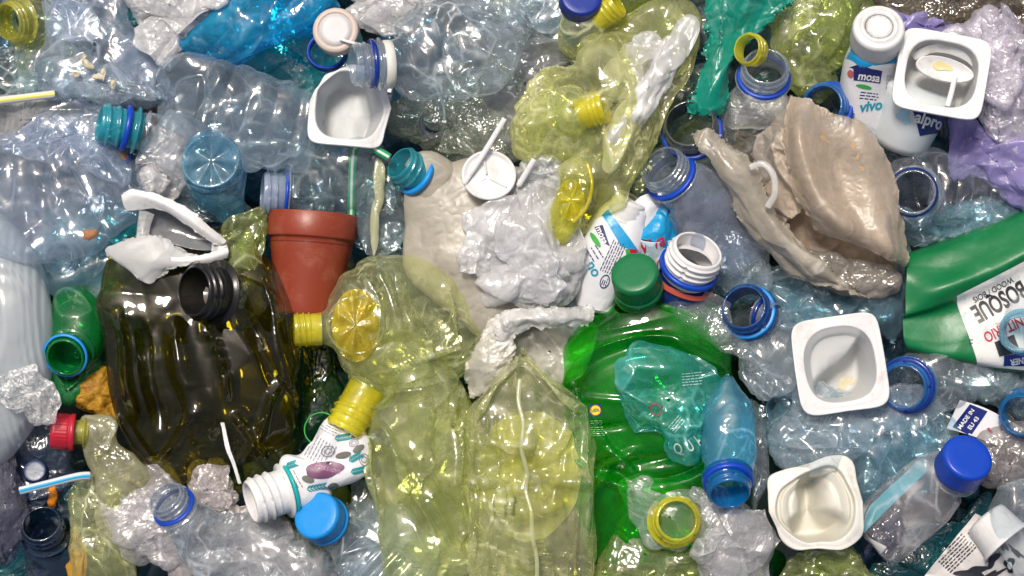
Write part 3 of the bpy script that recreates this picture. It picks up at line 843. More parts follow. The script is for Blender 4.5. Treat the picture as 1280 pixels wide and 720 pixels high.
bag('plastic_film', 'flat teal film spread under the cyan bottle and beige cap', [(290, 50), (350, 30), (400, 10), (450, 30), (460, 75), (440, 130), (400, 150), (340, 100), (300, 90)], 16, -58, TEAL, 9, 38, 28, cat='film')
bag('plastic_film', 'brownish grey film in the hollow beside the teal bottle mouth', [(150, 84), (205, 76), (226, 110), (200, 150), (150, 140), (120, 130)], 14, -48, film('brown_grey_film', (.62, .54, .48), .5, (.28, .22, .19), .12, 3, 14), 7, 24, 29, cat='film')
# cap, ring, crushed bottle with blue ring
T = Thing('screw_cap', 'pinkish beige screw cap lying face up near the top', 'cap', (421, 39, 52))
screwcap(T, (419, 37, 78), 110, 84, 29, 24, BEIGE, band=False, ribs=96, rings=[(0.72, 0.0), (0.735, -0.05), (0.74, 0.03)], name='cap')
T.grid('inlay', lathe((419, 37, 78.6), 110, 84, [(0, 0.2), (14, 0.3), (20.5, 0.2), (20.8, -2)], 64), True, BEIGEIN)
T = Thing('plastic_ring', 'dark blue tamper ring peeping out under the beige cap', 'ring', (405, 66, 20))
T.grid('ring', lathe((408, 62, 34), 100, 70, [(25, 0), (25.5, -10), (22.5, -10), (22.5, 0), (25, 0)], 64), True, BLUEP); solo(T)
bottle('plastic_bottle', 'clear crushed bottle with blue ring lying sideways across the top, mouth left', (440, 79, 100), 184, 16, 27, 38, CLEARW,
       [(506, 76, 76, 46, 32), (535, 62, 68, 62, 38), (575, 52, 60, 66, 40), (612, 36, 50, 50, 34), (650, 16, 40, 24, 20)],
       collar=BLUEN, neckmat=CLEARN, amp=11, size=36, seed=31, collar_at=(0.56, 0.72), nv=140)
T = Thing('plastic_ring', 'off-white ring around the shoulder of the sideways crushed bottle', 'ring', (483, 80, 70))
T.grid('ring', lathe((479, 78, 90), 184, 14, [(29, 2), (31, 0), (31, -8), (29, -10)], 64), True, IVORY); solo(T)
T = Thing('plastic_twig', 'thin white plastic sliver between beige cap and blue-ringed mouth', 'sliver', (437, 52, 80))
tube(T, 'sliver', [(424, 48, 84), (436, 52, 86), (452, 56, 88)], 1.8, WHITE, flat=.6); solo(T)
# torn pot with square rim
def warp_a(G):
    x, y, z = G[..., 0], G[..., 1], G[..., 2]
    f = sstep(x, 5, 50); d = sstep(-z, 2, 40)
    y2 = y - 6 * f * (y > 0)
    z2 = z + 10 * f * np.sin(y / 22.0)
    x2 = x - d * f * 14 + 7 * np.exp(-((y + 2) / 18.0) ** 2) * f
    # upper left corner is cut back
    k = sstep(-x + y, 50, 92); x2 = x2 + 12 * k; y2 = y2 - 12 * k
    return np.stack([x2, y2, z2], -1)
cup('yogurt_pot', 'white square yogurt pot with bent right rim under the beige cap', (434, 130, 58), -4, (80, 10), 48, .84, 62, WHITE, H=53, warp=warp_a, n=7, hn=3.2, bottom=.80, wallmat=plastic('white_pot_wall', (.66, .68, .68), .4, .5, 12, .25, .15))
# ribbed clear bottle
T = Thing('plastic_bottle', 'clear ribbed bottle lying sideways with flower-shaped base to the left', 'bottle', (300, 140, -20))
def petal(P, v):
    c = P.mean(1, keepdims=True); a = np.linspace(0, 2 * np.pi, P.shape[1], endpoint=False)
    k = (1 - sstep(v, 0, .14))[:, None] * np.cos(5 * a)[None]
    return c + (P - c) * (1 + 0.10 * k)[..., None]
body(T, [(212, 118, 16, 42, 36), (235, 122, 18, 50, 40), (290, 138, 18, 58, 42), (340, 150, 16, 58, 40), (378, 158, 12, 52, 36)], film('clear_ribbed', (.88, .94, .975), .15, (.62, .76, .88), .12, 1.0, 24, crease=.8),
     11, 40, 33, start='round', nv=170, ribs=[(.30, .90, 5, 3.2)], mod=petal, n=2.4)
bottle('plastic_bottle', 'teal-mouthed bottle with blue collar pointing left under ribbed bottle', (122, 152, 40), 168, 18, 25, 52, CLEAR,
       [(186, 166, 20, 30, 28), (216, 180, 10, 42, 32), (246, 205, 0, 44, 32)], collar=BLUEP, neckmat=TEALN, amp=6, size=30, seed=34, collar_at=(.56, .70))
T = bottle('plastic_bottle', 'pale blue translucent bottle end with round concave base, beside the white wrap', (262, 200, 52), 100, 70, 38, 12, BLUETUM,
       [(268, 232, 16, 35, 28), (278, 264, -8, 20, 16)], neckmat=BLUETUM, threads=1, tr=0.0, flange=False, wall=.08, amp=3, size=30, seed=35)
T.grid('base', starbase((262, 200), 34, 38, 56, -9, 6, 4) , True, film('blue_base', (.60, .86, .96), .34, (.30, .64, .84), .06, 1.0, 18, f0=.1))
bag('plastic_wrap', 'white crumpled wrap ball under the ribbed bottle, streaked cream', [(172, 168), (205, 145), (230, 170), (232, 215), (222, 250), (190, 246), (166, 222), (164, 190)], 24, 2, WRAPW, 9, 20, 36, cat='wrap')
bag('plastic_film', 'greyish clear film hanging over the torn white tub', [(160, 232), (200, 230), (240, 225), (300, 250), (322, 280), (262, 282), (210, 262), (158, 252), (150, 240)], 8, -20, GREYC, 6, 22, 37, cat='film')
T = Thing('orange_scrap', 'orange scrap with blue edge below the teal bottle mouth', 'scrap', (150, 188, 0))
addpillow(T, 'peel', [(140, 180), (152, 184), (160, 196), (154, 200), (142, 190)], 5, 8, ORANGE, 2, 10, 1, nu=50, nr=10)
addpillow(T, 'edge', [(156, 194), (165, 192), (164, 200), (157, 204)], 4, 8, BLUEP, 1, 10, 2, nu=40, nr=8)
straw('drinking_straw', 'white straw with yellow stripe at the left edge', [(-20, 128, 26), (20, 123, 26), (68, 117, 24)], 5, STRAWW, STY, offs=(0,))
bag('felt_rag', 'matted grey felt rag under the yellow-striped straw', [(-20, 120), (30, 122), (76, 126), (74, 140), (40, 150), (28, 172), (4, 186), (-20, 180)], 12, 2, GREYNET, 7, 12, 38, cat='rag', jag=5)
# big crushed bottle, left
T = Thing('plastic_bottle', 'big crushed violet-tinted clear bottle on the left edge with glinting dents', 'bottle', (60, 240, -30))
body(T, [(150, 205, 0, 40, 30), (126, 220, 10, 62, 40), (80, 238, 16, 76, 46), (30, 246, 18, 80, 50), (-40, 252, 16, 82, 50)], LAV, 15, 44, 40, start='round', nv=190, nu=180, oct=3, n=2.2, stretch=stretch_m(-58, 2.2), ribs=[(.30, .95, 5, 3)])
bag('plastic_film', 'clear film over the bottle on the left, under the felt rag', [(60, 130), (100, 125), (150, 160), (165, 200), (150, 230), (100, 200), (60, 170), (20, 190), (0, 175)], 14, 6, LAV, 8, 26, 41, cat='film', c=(95, 165))
bottle('plastic_bottle', 'small clear bottle with rounded mouth beneath the violet crushed bottle', (72, 322, 10), 150, 66, 22, 22, STEEL,
       [(88, 345, -16, 40, 26), (120, 350, -24, 46, 28), (150, 340, -30, 34, 24)], neckmat=CLEARW, amp=7, size=28, seed=42, collar=None)
bag('plastic_film', 'dark teal film behind the torn white tub on the left', [(60, 270), (130, 255), (180, 260), (175, 330), (140, 372), (90, 372), (50, 350), (30, 320)], 18, -48, TEAL, 9, 36, 43, cat='film')
bag('orange_scrap', 'small bright orange scrap at the edge of the violet bottle', [(102, 288), (112, 286), (122, 288), (120, 296), (112, 301), (103, 297)], 6, 34, ORANGE, 2.5, 9, 44, cat='scrap', nu=50, nr=10)
# bottle lying in the pot
bottle('plastic_bottle', 'grey clear bottle with white threaded mouth leaning into the flowerpot', (326, 240, 10), 176, 12, 27, 36, GREYC,
       [(376, 232, 4, 42, 30), (410, 222, 6, 46, 34), (440, 218, 4, 44, 34), (462, 220, 0, 36, 26)], collar=BLUEP, neckmat=film('white_blue_neck', (.7, .8, .92), .5, (.56, .64, .78), .1, 1, 12), amp=10, size=30, seed=45, collar_at=(.72, .84))
straw('drinking_straw', 'bent white straw with green stripes standing in the flowerpot', [(436, 285, 8), (438, 230, 24), (441, 192, 36), (447, 183, 42), (458, 181, 46), (487, 197, 48)], 4.8, STRAWW, STG, offs=(42, -42))
# flowerpot
T = Thing('flower_pot', 'terracotta plastic flowerpot standing upright among clear bottles', 'flowerpot', (388, 330, -40))
prof = [(50, -34), (53, -20), (55, -3), (55.6, -0.4), (57.2, 0), (57.8, -0.8), (56.8, -30), (56.4, -31.5), (54.5, -32.5), (52.6, -33), (52.2, -38)]
for k in np.linspace(0, 1, 12): prof.append((52.2 - 14 * k, -40 - 86 * k))
prof += [(37, -129), (30, -130), (0.5, -130)]
T.grid('wall', lathe((388, 266, -2), 86, -3, prof[10:], 120), True, TERRA)
T.grid('rim', lathe((388, 266, -2), 86, -3, prof[:12], 120), True, TERRA)
# torn white tub
T = Thing('yogurt_pot', 'torn white tub split open above the dark olive bottle', 'pot', (210, 290, 10))
addsheet(T, 'rim', [[(148, 244, 44), (165, 236, 52), (200, 244, 58), (238, 262, 58), (262, 284, 54), (281, 301, 48)],
                    [(150, 252, 46), (168, 245, 56), (200, 253, 62), (234, 272, 62), (258, 290, 58), (278, 305, 50)],
                    [(154, 263, 40), (172, 262, 46), (198, 262, 52), (230, 280, 54), (254, 297, 52), (272, 309, 46)]], WHITE, .8, 16, 46, nu=120, nv=24, thick=2.4, edge=1.2)
addsheet(T, 'rim', [[(192, 318, 58), (225, 322, 56), (255, 318, 54), (284, 310, 50)],
                    [(197, 325, 58), (228, 328, 56), (258, 324, 54), (285, 316, 50)],
                    [(202, 332, 52), (230, 333, 50), (260, 330, 48), (283, 322, 46)]], WHITE, .5, 16, 47, nu=90, nv=18, thick=3, edge=.8)
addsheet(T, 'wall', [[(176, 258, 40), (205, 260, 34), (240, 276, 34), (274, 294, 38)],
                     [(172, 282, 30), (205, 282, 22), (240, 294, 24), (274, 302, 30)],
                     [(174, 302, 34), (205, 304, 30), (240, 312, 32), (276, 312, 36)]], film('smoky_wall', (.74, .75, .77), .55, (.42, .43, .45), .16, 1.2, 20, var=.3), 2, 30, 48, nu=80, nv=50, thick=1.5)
addsheet(T, 'wall', [[(172, 262, 46), (182, 264, 44), (190, 268, 40)], [(168, 282, 40), (177, 282, 42), (184, 284, 36)], [(166, 304, 40), (174, 300, 44), (182, 300, 40)]], MILKW, 1, 20, 44, nu=20, nv=40, thick=1.5)
addsheet(T, 'wall', [[(258, 286, 50), (270, 294, 50), (280, 300, 48)], [(262, 300, 44), (272, 303, 46), (282, 306, 46)], [(262, 314, 46), (272, 314, 48), (284, 312, 48)]], MILKW, 1, 20, 43, nu=20, nv=40, thick=1.5)
addsheet(T, 'wall', [[(160, 298, 50), (180, 294, 54), (200, 296, 54), (230, 314, 54), (262, 322, 52)],
                     [(138, 306, 48), (160, 306, 56), (184, 308, 58), (208, 324, 58), (236, 330, 56)],
                     [(130, 318, 44), (148, 326, 54), (172, 328, 58), (196, 334, 58), (212, 336, 54)],
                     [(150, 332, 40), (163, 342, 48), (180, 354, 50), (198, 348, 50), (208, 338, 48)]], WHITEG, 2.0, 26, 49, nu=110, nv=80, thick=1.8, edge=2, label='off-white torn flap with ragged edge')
# ================================================================ dark olive bottle
T = Thing('plastic_bottle', 'large dark olive crushed bottle with black threaded mouth', 'bottle', (250, 450, -60))
def olive_fold(P, v):
    return folds(P, ((150, 385, 172, 530, 16, 20), (176, 400, 200, 540, 12, -20), (214, 395, 262, 560, 22, 24), (262, 395, 290, 500, 10, 22), (250, 510, 196, 585, 12, 16),
                     (290, 515, 335, 575, 12, 18), (325, 330, 372, 520, 26, 16), (300, 380, 392, 560, 18, -16), (140, 520, 190, 590, 12, 14), (355, 470, 300, 590, 12, 14)), -10)
body(T, [(262, 300, -2, 70, 18), (255, 330, 14, 112, 22), (250, 370, 18, 131, 27), (248, 430, 20, 126, 28), (252, 500, 18, 115, 26), (268, 560, 8, 102, 20), (275, 582, 2, 92, 16)],
     OLIVE, 8, 58, 50, start='round', nv=220, nu=240, n=3.2, mod=olive_fold, oct=2, stretch=stretch_m(95, 1.8))
neck(T, (250, 364, 88), 176, 48, 33, 44, BLACK, None, 2.4, True, .12)
bag('plastic_film', 'glinting olive film flap behind the black bottle mouth', [(280, 270), (325, 268), (335, 310), (330, 360), (318, 410), (290, 395), (285, 340)], 14, 20, OLG, 10, 20, 51, cat='film')
T = Thing('zip_strip', 'thin white toothed plastic strip across the olive bottle', 'strip', (290, 575, 40))
addsheet(T, 'strip', [[(276, 528, 54), (282, 560, 58), (290, 582, 56), (297, 606, 52)], [(280, 528, 52), (287, 558, 58), (294, 580, 56), (301, 605, 52)]], WHITE, 1, 6, 52, nu=80, nv=8, thick=1.6); solo(T)
# left edge jug and green bottle
T = Thing('plastic_jug', 'milky white ribbed jug bulging in from the left edge', 'jug', (0, 430, -40))
body(T, [(-70, 300, -10, 70, 50), (-46, 360, 2, 92, 60), (-40, 430, 6, 98, 64), (-50, 500, 2, 92, 60), (-70, 560, -8, 70, 50)], MILK, 2, 50, 53, start='round', nv=200, nu=120, n=2.3,
     mod=lambda P, v: P + np.stack([0 * P[..., 0], 0 * P[..., 0], 1.6 * np.cos((P[..., 0] + 0.10 * (P[..., 1] + 430)) / 8 * 2 * math.pi) * (P[..., 0] > 2) * (P[..., 0] < 52) * (P[..., 2] > 0)], -1))
bottle('plastic_bottle', 'green bottle with blue-rimmed open mouth beside the milky jug', (81, 447, 34), 250, 70, 25, 26, GREENC,
       [(88, 430, -6, 34, 30), (88, 400, -18, 36, 34), (84, 374, -26, 30, 28)], neckmat=GREENC, collar=None, threads=1.2, amp=3, size=34, seed=54)
T = Thing('plastic_ring', 'thin blue ring lining the green bottle mouth on the left', 'ring', (81, 447, 30))
T.grid('ring', lathe((80, 445, 31), 250, 70, [(26, 0), (28.5, 0), (28.5, -5), (26, -5), (26, 0)], 64), True, BLUEL); solo(T)
bag('plastic_bottle', 'lower half of a translucent green bottle below its open mouth', [(58, 440), (60, 490), (75, 508), (95, 510), (114, 490), (118, 450), (100, 470), (80, 474)], 18, -8, GREENC, 4, 26, 55, c=(88, 488), cat='bottle')
bag('ochre_pulp', 'wet ochre scrap between green bottle and olive bottle', [(100, 462), (130, 458), (146, 480), (146, 520), (120, 522), (98, 512), (94, 488)], 16, -16, OCHRE, 6, 16, 56, cat='scrap')
bag('plastic_wrap', 'shiny clear wrap draped over the bottom of the milky jug', [(-20, 470), (30, 462), (56, 476), (74, 500), (66, 528), (40, 524), (10, 510), (-20, 505)], 12, 52, WRAPC, 8, 15, 57, cat='wrap')
# red cap
T = Thing('plastic_bottle', 'pale yellow crumpled bottle with red screw cap on the left', 'bottle', (110, 540, -20))
screwcap(T, (60, 540, 22), 176, 8, 23, 30, REDP, band=True, ribs=30)
neck(T, (66, 540, 20), 176, 8, 16, 40, YELNS, None, 2)
addpillow(T, 'body', [(96, 524), (128, 518), (146, 530), (150, 556), (175, 575), (190, 605), (160, 640), (130, 640), (110, 600), (96, 562)], 20, 12, film('cloudy_yellow', (.80, .78, .55), .55, (.50, .50, .32), .12, 2.6, 16), 9, 26, 58, c=(130, 570))
# bottom left corner
T = Thing('plastic_bottle', 'dark navy-tinted open bottle standing in the bottom left corner', 'bottle', (52, 690, -60))
b_, d_ = neck(T, (51, 655, 22), 96, 56, 26, 34, NAVYN, None, 1.8)
body(T, [(b_[0], -b_[1], b_[2], 26, 26), (52, 682, -14, 34, 30), (56, 710, -30, 38, 32), (60, 760, -50, 40, 34)], NAVYC, 6, 26, 60)
T = Thing('screw_cap', 'small dark blue cap half sunk under the blue-striped straw', 'cap', (43, 590, -20))
screwcap(T, (43, 588, -6), 90, 70, 15, 14, plastic('dusk_blue', (.01, .03, .10), .3, .3, 9, 0, .1), band=False, ribs=40)
bag('plastic_film', 'crumpled dark blue-grey film around the small dark cap', [(8, 545), (60, 530), (85, 560), (96, 610), (90, 660), (40, 640), (15, 620), (5, 580)], 16, -26, NAVYC, 11, 26, 61, cat='film')
bag('plastic_bottle', 'dull violet crushed bottle at the lower left edge', [(-20, 555), (12, 562), (24, 600), (26, 650), (10, 690), (-20, 700)], 24, 0, film('dull_violet', (.55, .55, .64), .4, (.22, .22, .29), .1, 2.6, 16), 9, 30, 62, cat='bottle')
bag('plastic_film', 'dark teal film sliver right of the dark blue mouth', [(76, 600), (100, 598), (100, 660), (92, 730), (70, 730), (72, 650)], 12, -34, TEALD, 5, 26, 63, cat='film')
straw('drinking_straw', 'white straw with blue stripe, bottom left', [(24, 614, 34), (60, 605, 36), (96, 596, 36), (112, 595, 34)], 5, STRAWW, STB, offs=(0,))
bag('orange_scrap', 'small orange peel strip below the blue-striped straw', [(60, 612), (68, 610), (70, 622), (66, 634), (60, 632), (62, 622)], 4, 0, ORANGE, 2, 8, 64, cat='scrap', nu=50, nr=8)
bag('ochre_pulp', 'ochre scrap along the bottom left edge of the clear bag', [(88, 660), (100, 656), (108, 690), (106, 740), (84, 740), (84, 700)], 10, -6, OCHRE, 4, 14, 65, cat='scrap')
bag('plastic_bag', 'clear yellow-edged bag under the straw, bottom left', [(90, 612), (120, 590), (150, 610), (150, 660), (170, 740), (96, 740), (92, 672)], 20, 6, YELG, 9, 26, 66, cat='bag')
bag('plastic_wrap', 'big white crumpled wrap bundle behind the open clear bottle, lower left', [(122, 640), (140, 600), (170, 578), (205, 582), (232, 606), (244, 640), (240, 700), (215, 716), (180, 712), (140, 690), (126, 668)], 24, 2, wrap('grey_white_wrap', (.70, .68, .68), 4.0, 9, .62), 10, 26, 67, cat='wrap')
bag('plastic_wrap', 'small white wrap tuft beneath the white toothed strip', [(232, 596), (250, 580), (275, 584), (292, 606), (288, 640), (255, 640), (234, 622)], 18, 6, WRAPP, 7, 18, 68, cat='wrap')
bottle('plastic_bottle', 'clear open bottle with navy ring in front of white wrap, lower left', (205, 622, 86), 122, 40, 24, 34, CLEARW,
       [(234, 664, 50, 34, 24), (260, 688, 38, 50, 30), (310, 716, 18, 58, 38), (370, 742, 10, 60, 40)], collar=BLUEP, neckmat=CLEARN, amp=8, size=30, seed=69, collar_at=(.58, .68), collar_r=1.18)
bag('plastic_film', 'whitish crumpled film behind the clear open bottle at the bottom', [(215, 640), (290, 630), (350, 650), (395, 690), (400, 740), (230, 740), (205, 700)], 20, 0, WRAPP, 9, 26, 70, cat='film')
# ================================================================ bottom centre left
T = Thing('drink_bottle', 'white drink bottle with floral printed sleeve and teal ring, mouth left', 'bottle', (390, 590, -10))
b_, d_ = neck(T, (312, 629, 62), 197, 22, 29, 52, WHITE, TEALRING, 2.6, True, .12, collar_at=(.93, 1.02), collar_r=1.2)
body(T, [(b_[0], -b_[1], b_[2], 30, 29), (372, 609, 42, 32, 27), (392, 600, 36, 34, 22)], WHITE, 1.5, 30, 71, nv=80, name='shoulder')
addpillow(T, 'sleeve', [(350, 578), (372, 570), (392, 540), (412, 513), (430, 520), (446, 532), (462, 556), (460, 590), (440, 606), (404, 622), (364, 640), (352, 620)], 24, 46, PAPER, 5, 30, 71, c=(410, 580), nu=220, nr=50, flat=.6)
bv = T.bvh()
def leafspray(c, ang, L, m):
    it = []
    for k in range(6):
        t = k / 5 - .5
        it.append((rot2([(t * L, 0), (t * L + 3, 3.8), (t * L + 6.5, 4.2), (t * L + 3, .8)], ang, c), [(0, 1, 2, 3)]))
        it.append((rot2([(t * L, 0), (t * L + 3, -.8), (t * L + 6.5, -4.2), (t * L + 3, -3.8)], ang, c), [(0, 1, 2, 3)]))
    T.decal('leaf_print', *join2(it), m, bv=bv, lift=1.1)
for c, a, L in (((425, 548), 8, 16), ((441, 574), 30, 14), ((392, 611), 10, 20), ((444, 590), 12, 14), ((360, 583), 20, 10)):
    leafspray(c, a, L, INKT)
for c, rx, ry, a in (((428, 570), 10, 4.2, 12), ((447, 562), 8, 4, 30), ((415, 610), 7, 5, 20), ((384, 600), 8, 4.5, -15), ((443, 546), 6, 2.6, 20)):
    T.decal('olive_print', *disc2(c, rx, ry, a), plastic('olive_print_ink', (.16, .15, .13), .4, .1, 9, 0, 0), bv=bv, lift=1.3)
for c, rx, ry in (((409, 565), 9, 7), ((441, 555), 6, 4.5), ((454, 576), 6, 8)):
    T.decal('oval_print', *disc2(c, rx, ry, 15, r0=.86, nr=2), INKG, bv=bv, lift=1.3)
    T.decal('oval_print', *disc2(c, rx * .6, ry * .5, 15, r0=.8, nr=2), INKG, bv=bv, lift=1.3)
T.decal('heart_print', *disc2((404, 588), 24, 10.5, 8, n=40, nr=9, wob=.06, seed=1), PLUM, bv=bv, lift=1.6)
T.decal('lettering', *text2('Passion', 8, -14, (408, 586), shear=.3), plastic('rose_ink', (.5, .25, .38), .4, .1, 9, 0, 0), bv=bv, lift=2.4)
T.decal('small_print', *lines2((393, 562), 30, 44, 62, 11, 3, .9), INKG, bv=bv, lift=1.3)
T.decal('small_print', *lines2((414, 536), 30, 14, -25, 5, 5, .9), INKG, bv=bv, lift=1.3)
T.decal('small_print', *lines2((365, 603), 24, 14, -60, 4, 6, 1.2), INKG, bv=bv, lift=1.3)
bottle('plastic_bottle', 'clear bottle with bright light blue cap under the floral sleeve', (395, 644, 70), 135, 60, 22, 40, CLEARW,
       [(428, 672, 24, 34, 28), (460, 700, 18, 56, 36), (500, 735, 10, 66, 40)], neckmat=CLEARN, amp=8, size=32, seed=72, ribs=[(.4, .95, 5, 3.5)],
       cap=(BLUEL, 34, 1.40, dict(band=True, ribs=80)), collar=None)
bag('plastic_film', 'greyish-blue crushed film right of the light blue cap', [(430, 610), (460, 604), (478, 640), (500, 680), (560, 740), (420, 740), (400, 700), (440, 660)], 18, 0, CLEARW, 9, 28, 73, cat='film')
bag('plastic_bottle', 'dark green bottle deep behind the yellow mouths', [(370, 400), (400, 420), (420, 470), (440, 540), (400, 600), (360, 600), (372, 500)], 24, -60, film('bottle_green', (.06, .38, .20), .45, (.006, .07, .03), .08, 2, 20), 8, 34, 74, cat='bottle')
T = Thing('plastic_ring', 'thin green ring loop beside the patterned sleeve', 'ring', (398, 530, -10))
T.grid('ring', lathe((400, 536, 2), 120, 70, [(20, 0), (21.5, 0), (21.5, -3), (20, -3), (20, 0)], 60), True, INKGR); solo(T)
bag('plastic_film', 'green tinselly crumpled foil below the floral bottle', [(345, 650), (370, 640), (395, 665), (400, 690), (380, 700), (355, 676)], 8, -4, film('green_glint', (.3, .6, .3), .3, (.05, .2, .04), .08, 4, 7), 7, 12, 75, cat='foil')
# ================================================================ yellow bottles, centre
T = Thing('plastic_bottle', 'yellow-green clear bottle with amber base showing through, mouth left', 'bottle', (480, 410, -20))
b_, d_ = neck(T, (366, 412, 34), 182, 8, 22, 34, YELN, None, 2.6, False, .10)
body(T, [(b_[0], -b_[1], b_[2], 20, 20), (412, 410, 30, 28, 26), (432, 408, 30, 62, 40), (455, 408, 28, 76, 46), (500, 402, 24, 84, 46), (550, 410, 16, 76, 40), (590, 430, 8, 50, 30)], YELG, 9, 40, 80, nv=190, nu=170, n=2.2, fadein=.1, oct=3, mod=lambda P, v: folds(P, ((470, 322, 512, 430, 16, 16), (505, 330, 548, 475, 12, 16), (430, 350, 415, 470, 12, -10), (560, 350, 580, 440, 14, 14), (475, 468, 596, 430, 16, 14)), 10))
T.grid('base', starbase((447, 406), 30, 45, 78, 10, 7, 4.5), True, film('amber_base', (.98, .86, .12), .5, (.95, .76, .03), .04, 3.5, 9, f0=.10, tint2=(.98, .50, .01)))
T.grid('base_ring', lathe((447, 406, 80), 0, 89, [(33, 0), (35, 2.5), (37, 0), (35, -1)], 90) * np.array([1, 1, 1]), True, YELG)
_b81 = bottle('plastic_bottle', 'large crushed yellow-green bottle with yellow threaded mouth, centre bottom', (428, 540, 54), 242, 16, 25, 62, YELG,
       [(470, 462, 40, 42, 34), (500, 470, 34, 52, 40), (520, 520, 30, 72, 46), (540, 590, 26, 84, 48), (560, 650, 22, 86, 46), (580, 740, 18, 88, 44)],
       neckmat=YELN, flange=False, wall=.1, threads=3.2, amp=14, size=44, seed=81, nv=190, nu=170, oct=3, tr=.10, mod=lambda P, v: folds(P, ((470, 515, 560, 710, 18, 18), (480, 492, 596, 466, 14, 16), (505, 560, 596, 690, 14, -16), (530, 470, 548, 640, 16, 16), (455, 545, 478, 705, 14, 16), (575, 480, 580, 700, 10, 14), (490, 640, 560, 560, 12, 12)), 10))
addpillow(_b81, 'inner_fill', [(470, 480), (530, 460), (590, 500), (600, 600), (600, 720), (500, 720), (470, 640), (450, 550)], 10, 2, YELG, 12, 30, 180)  # extra far wall, added as a pale fill to brighten the dark body
# rectangular bottle seen at its base
T = Thing('plastic_bottle', 'big square pale yellow bottle with folded peak and central seam', 'bottle', (662, 600, -30))
def seam(P, v):
    x, y = P[..., 0], -P[..., 1]; P = P.copy(); up = P[..., 2] > 0
    d = np.hypot(x - 660, y - 600)
    P[..., 2] += up * (-16 * np.exp(-(d / 26) ** 2) + 5 * np.cos(d / 6.5) * np.exp(-(d / 52) ** 2))
    a = np.arctan2(y - 600, x - 660)
    P[..., 2] += up * 20 * np.maximum(0, 1 - np.abs(((a * 2 / math.pi + 0.5) % 1) - .5) * 9) * sstep(d, 26, 60) * (1 - sstep(d, 100, 130))
    P[..., 2] += up * 9 * np.maximum(0, 1 - np.abs(x - 652 - .05 * (y - 560) - 5 * np.sin(y / 21)) / 7.0)
    for x0, w_ in ((606, 5), (622, 4), (634, 3), (692, 4), (707, 4), (722, 5)): P[..., 2] += up * 5 * np.maximum(0, 1 - np.abs(x - x0 - 3 * np.sin(y / 30 + x0)) / w_) * sstep(y, 510, 540)
    return folds(P, ((592, 520, 592, 718, 9, 12), (737, 520, 737, 718, 9, 12), (655, 448, 592, 526, 8, 12), (655, 448, 737, 526, 8, 12), (600, 530, 640, 570, 10, 14), (722, 530, 690, 570, 10, 14)), 10)
body(T, [(655, 445, 40, 4, 6), (655, 470, 44, 34, 20), (656, 510, 44, 74, 34), (660, 540, 42, 80, 40), (663, 600, 42, 81, 44), (663, 660, 42, 82, 44), (663, 705, 38, 82, 40), (663, 720, 34, 78, 34)],
     YEL, 8, 40, 82, start='round', nv=200, nu=180, n=3.6, mod=seam, oct=3)
tube(T, 'seam', [(650, 474, 76), (648, 500, 84), (654, 530, 90), (652, 560, 92), (659, 590, 86), (657, 612, 84), (664, 640, 92), (665, 668, 92), (671, 700, 92), (670, 735, 84)], 2.6, STRAND, flat=.5)
T.grid('inner_base', crumple(starbase((660, 600), 66, 84, 16, 14, 8, 6), True, 11, 24, 77, 2), True, film('inner_yellow', (.97, .96, .24), .55, (.96, .95, .10), .08, 1.2, 18, trans=.5))  # the core's lemon glow is put into the colour of this base
# ================================================================ beige bottle and white things, centre
T = Thing('plastic_bottle', 'dusty beige flattened bottle with teal-blue mouth, centre', 'bottle', (570, 300, -20))
b_, d_ = neck(T, (499, 203, 46), 146, 36, 23, 38, TEALN, BLUEL, 2, True, .14, collar_at=(.74, .92), collar_r=1.2)
BEIGEF = film('dusty_beige', (.70, .66, .56), .80, (.60, .56, .46), .38, 1.6, 24, f0=.05, dirt=.6, dirtcol=(.16, .13, .09), var=.12, trans=.3)
body(T, [(b_[0], -b_[1], b_[2], 24, 22), (532, 214, 24, 28, 22), (548, 230, 20, 34, 20)], BEIGEF, 1, 40, 82, nv=50, name='shoulder', host=False)
addpillow(T, 'body', [(520, 206), (560, 198), (600, 194), (640, 204), (690, 215), (722, 300), (700, 380), (640, 425), (614, 430), (580, 398), (545, 372), (508, 340), (504, 280), (508, 228)], 30, 20, BEIGEF, 6, 46, 83, c=(606, 305), nu=200, nr=50, oct=2)
T = Thing('white_disc', 'round white lid disc with raised spokes and rim', 'lid', (610, 218, 58))
pl = [(0.1, 1.2), (12, 1.2), (26, 1.2), (30, 1.6), (31, 3.2), (33.5, 3.2), (34.5, 1.5), (34, -2.5), (32, -3), (0.2, -2)]
P = lathe((611, 219, 62), 60, 82, pl, 90); P[..., 1] = -218 + (P[..., 1] + 218) * .92
T.grid('disc', P, True, WHITE)
for a in (100, 215, 330):
    d0 = np.array([math.cos(math.radians(a)), -math.sin(math.radians(a))])
    tube(T, 'spoke', [(609 + d0[0] * 3, 221 + d0[1] * 3, 64), (609 + d0[0] * 28, 221 + d0[1] * 26, 64)], 1.5, WHITE, nu=8)
T = Thing('stir_stick', 'white stir stick lying across the round lid', 'stick', (606, 190, 70))
tube(T, 'stick', [(631, 148, 76), (606, 189, 72), (579, 230, 68)], 3.4, WHITE, flat=.6); solo(T)
T = Thing('stir_stick', 'short white stick poking out beside the round lid', 'stick', (658, 214, 62))
tube(T, 'stick', [(668, 199, 72), (648, 232, 62)], 3.6, WHITE, flat=.7); solo(T)
bag('plastic_wrap', 'large white streaked crinkled wrap bundle in the centre', [(572, 320), (585, 280), (608, 258), (640, 232), (680, 225), (715, 240), (735, 290), (722, 330), (700, 360), (660, 372), (628, 390), (600, 372), (576, 345)],
    34, 34, WRAPS, 13, 28, 84, cat='wrap', nu=220, nr=50)
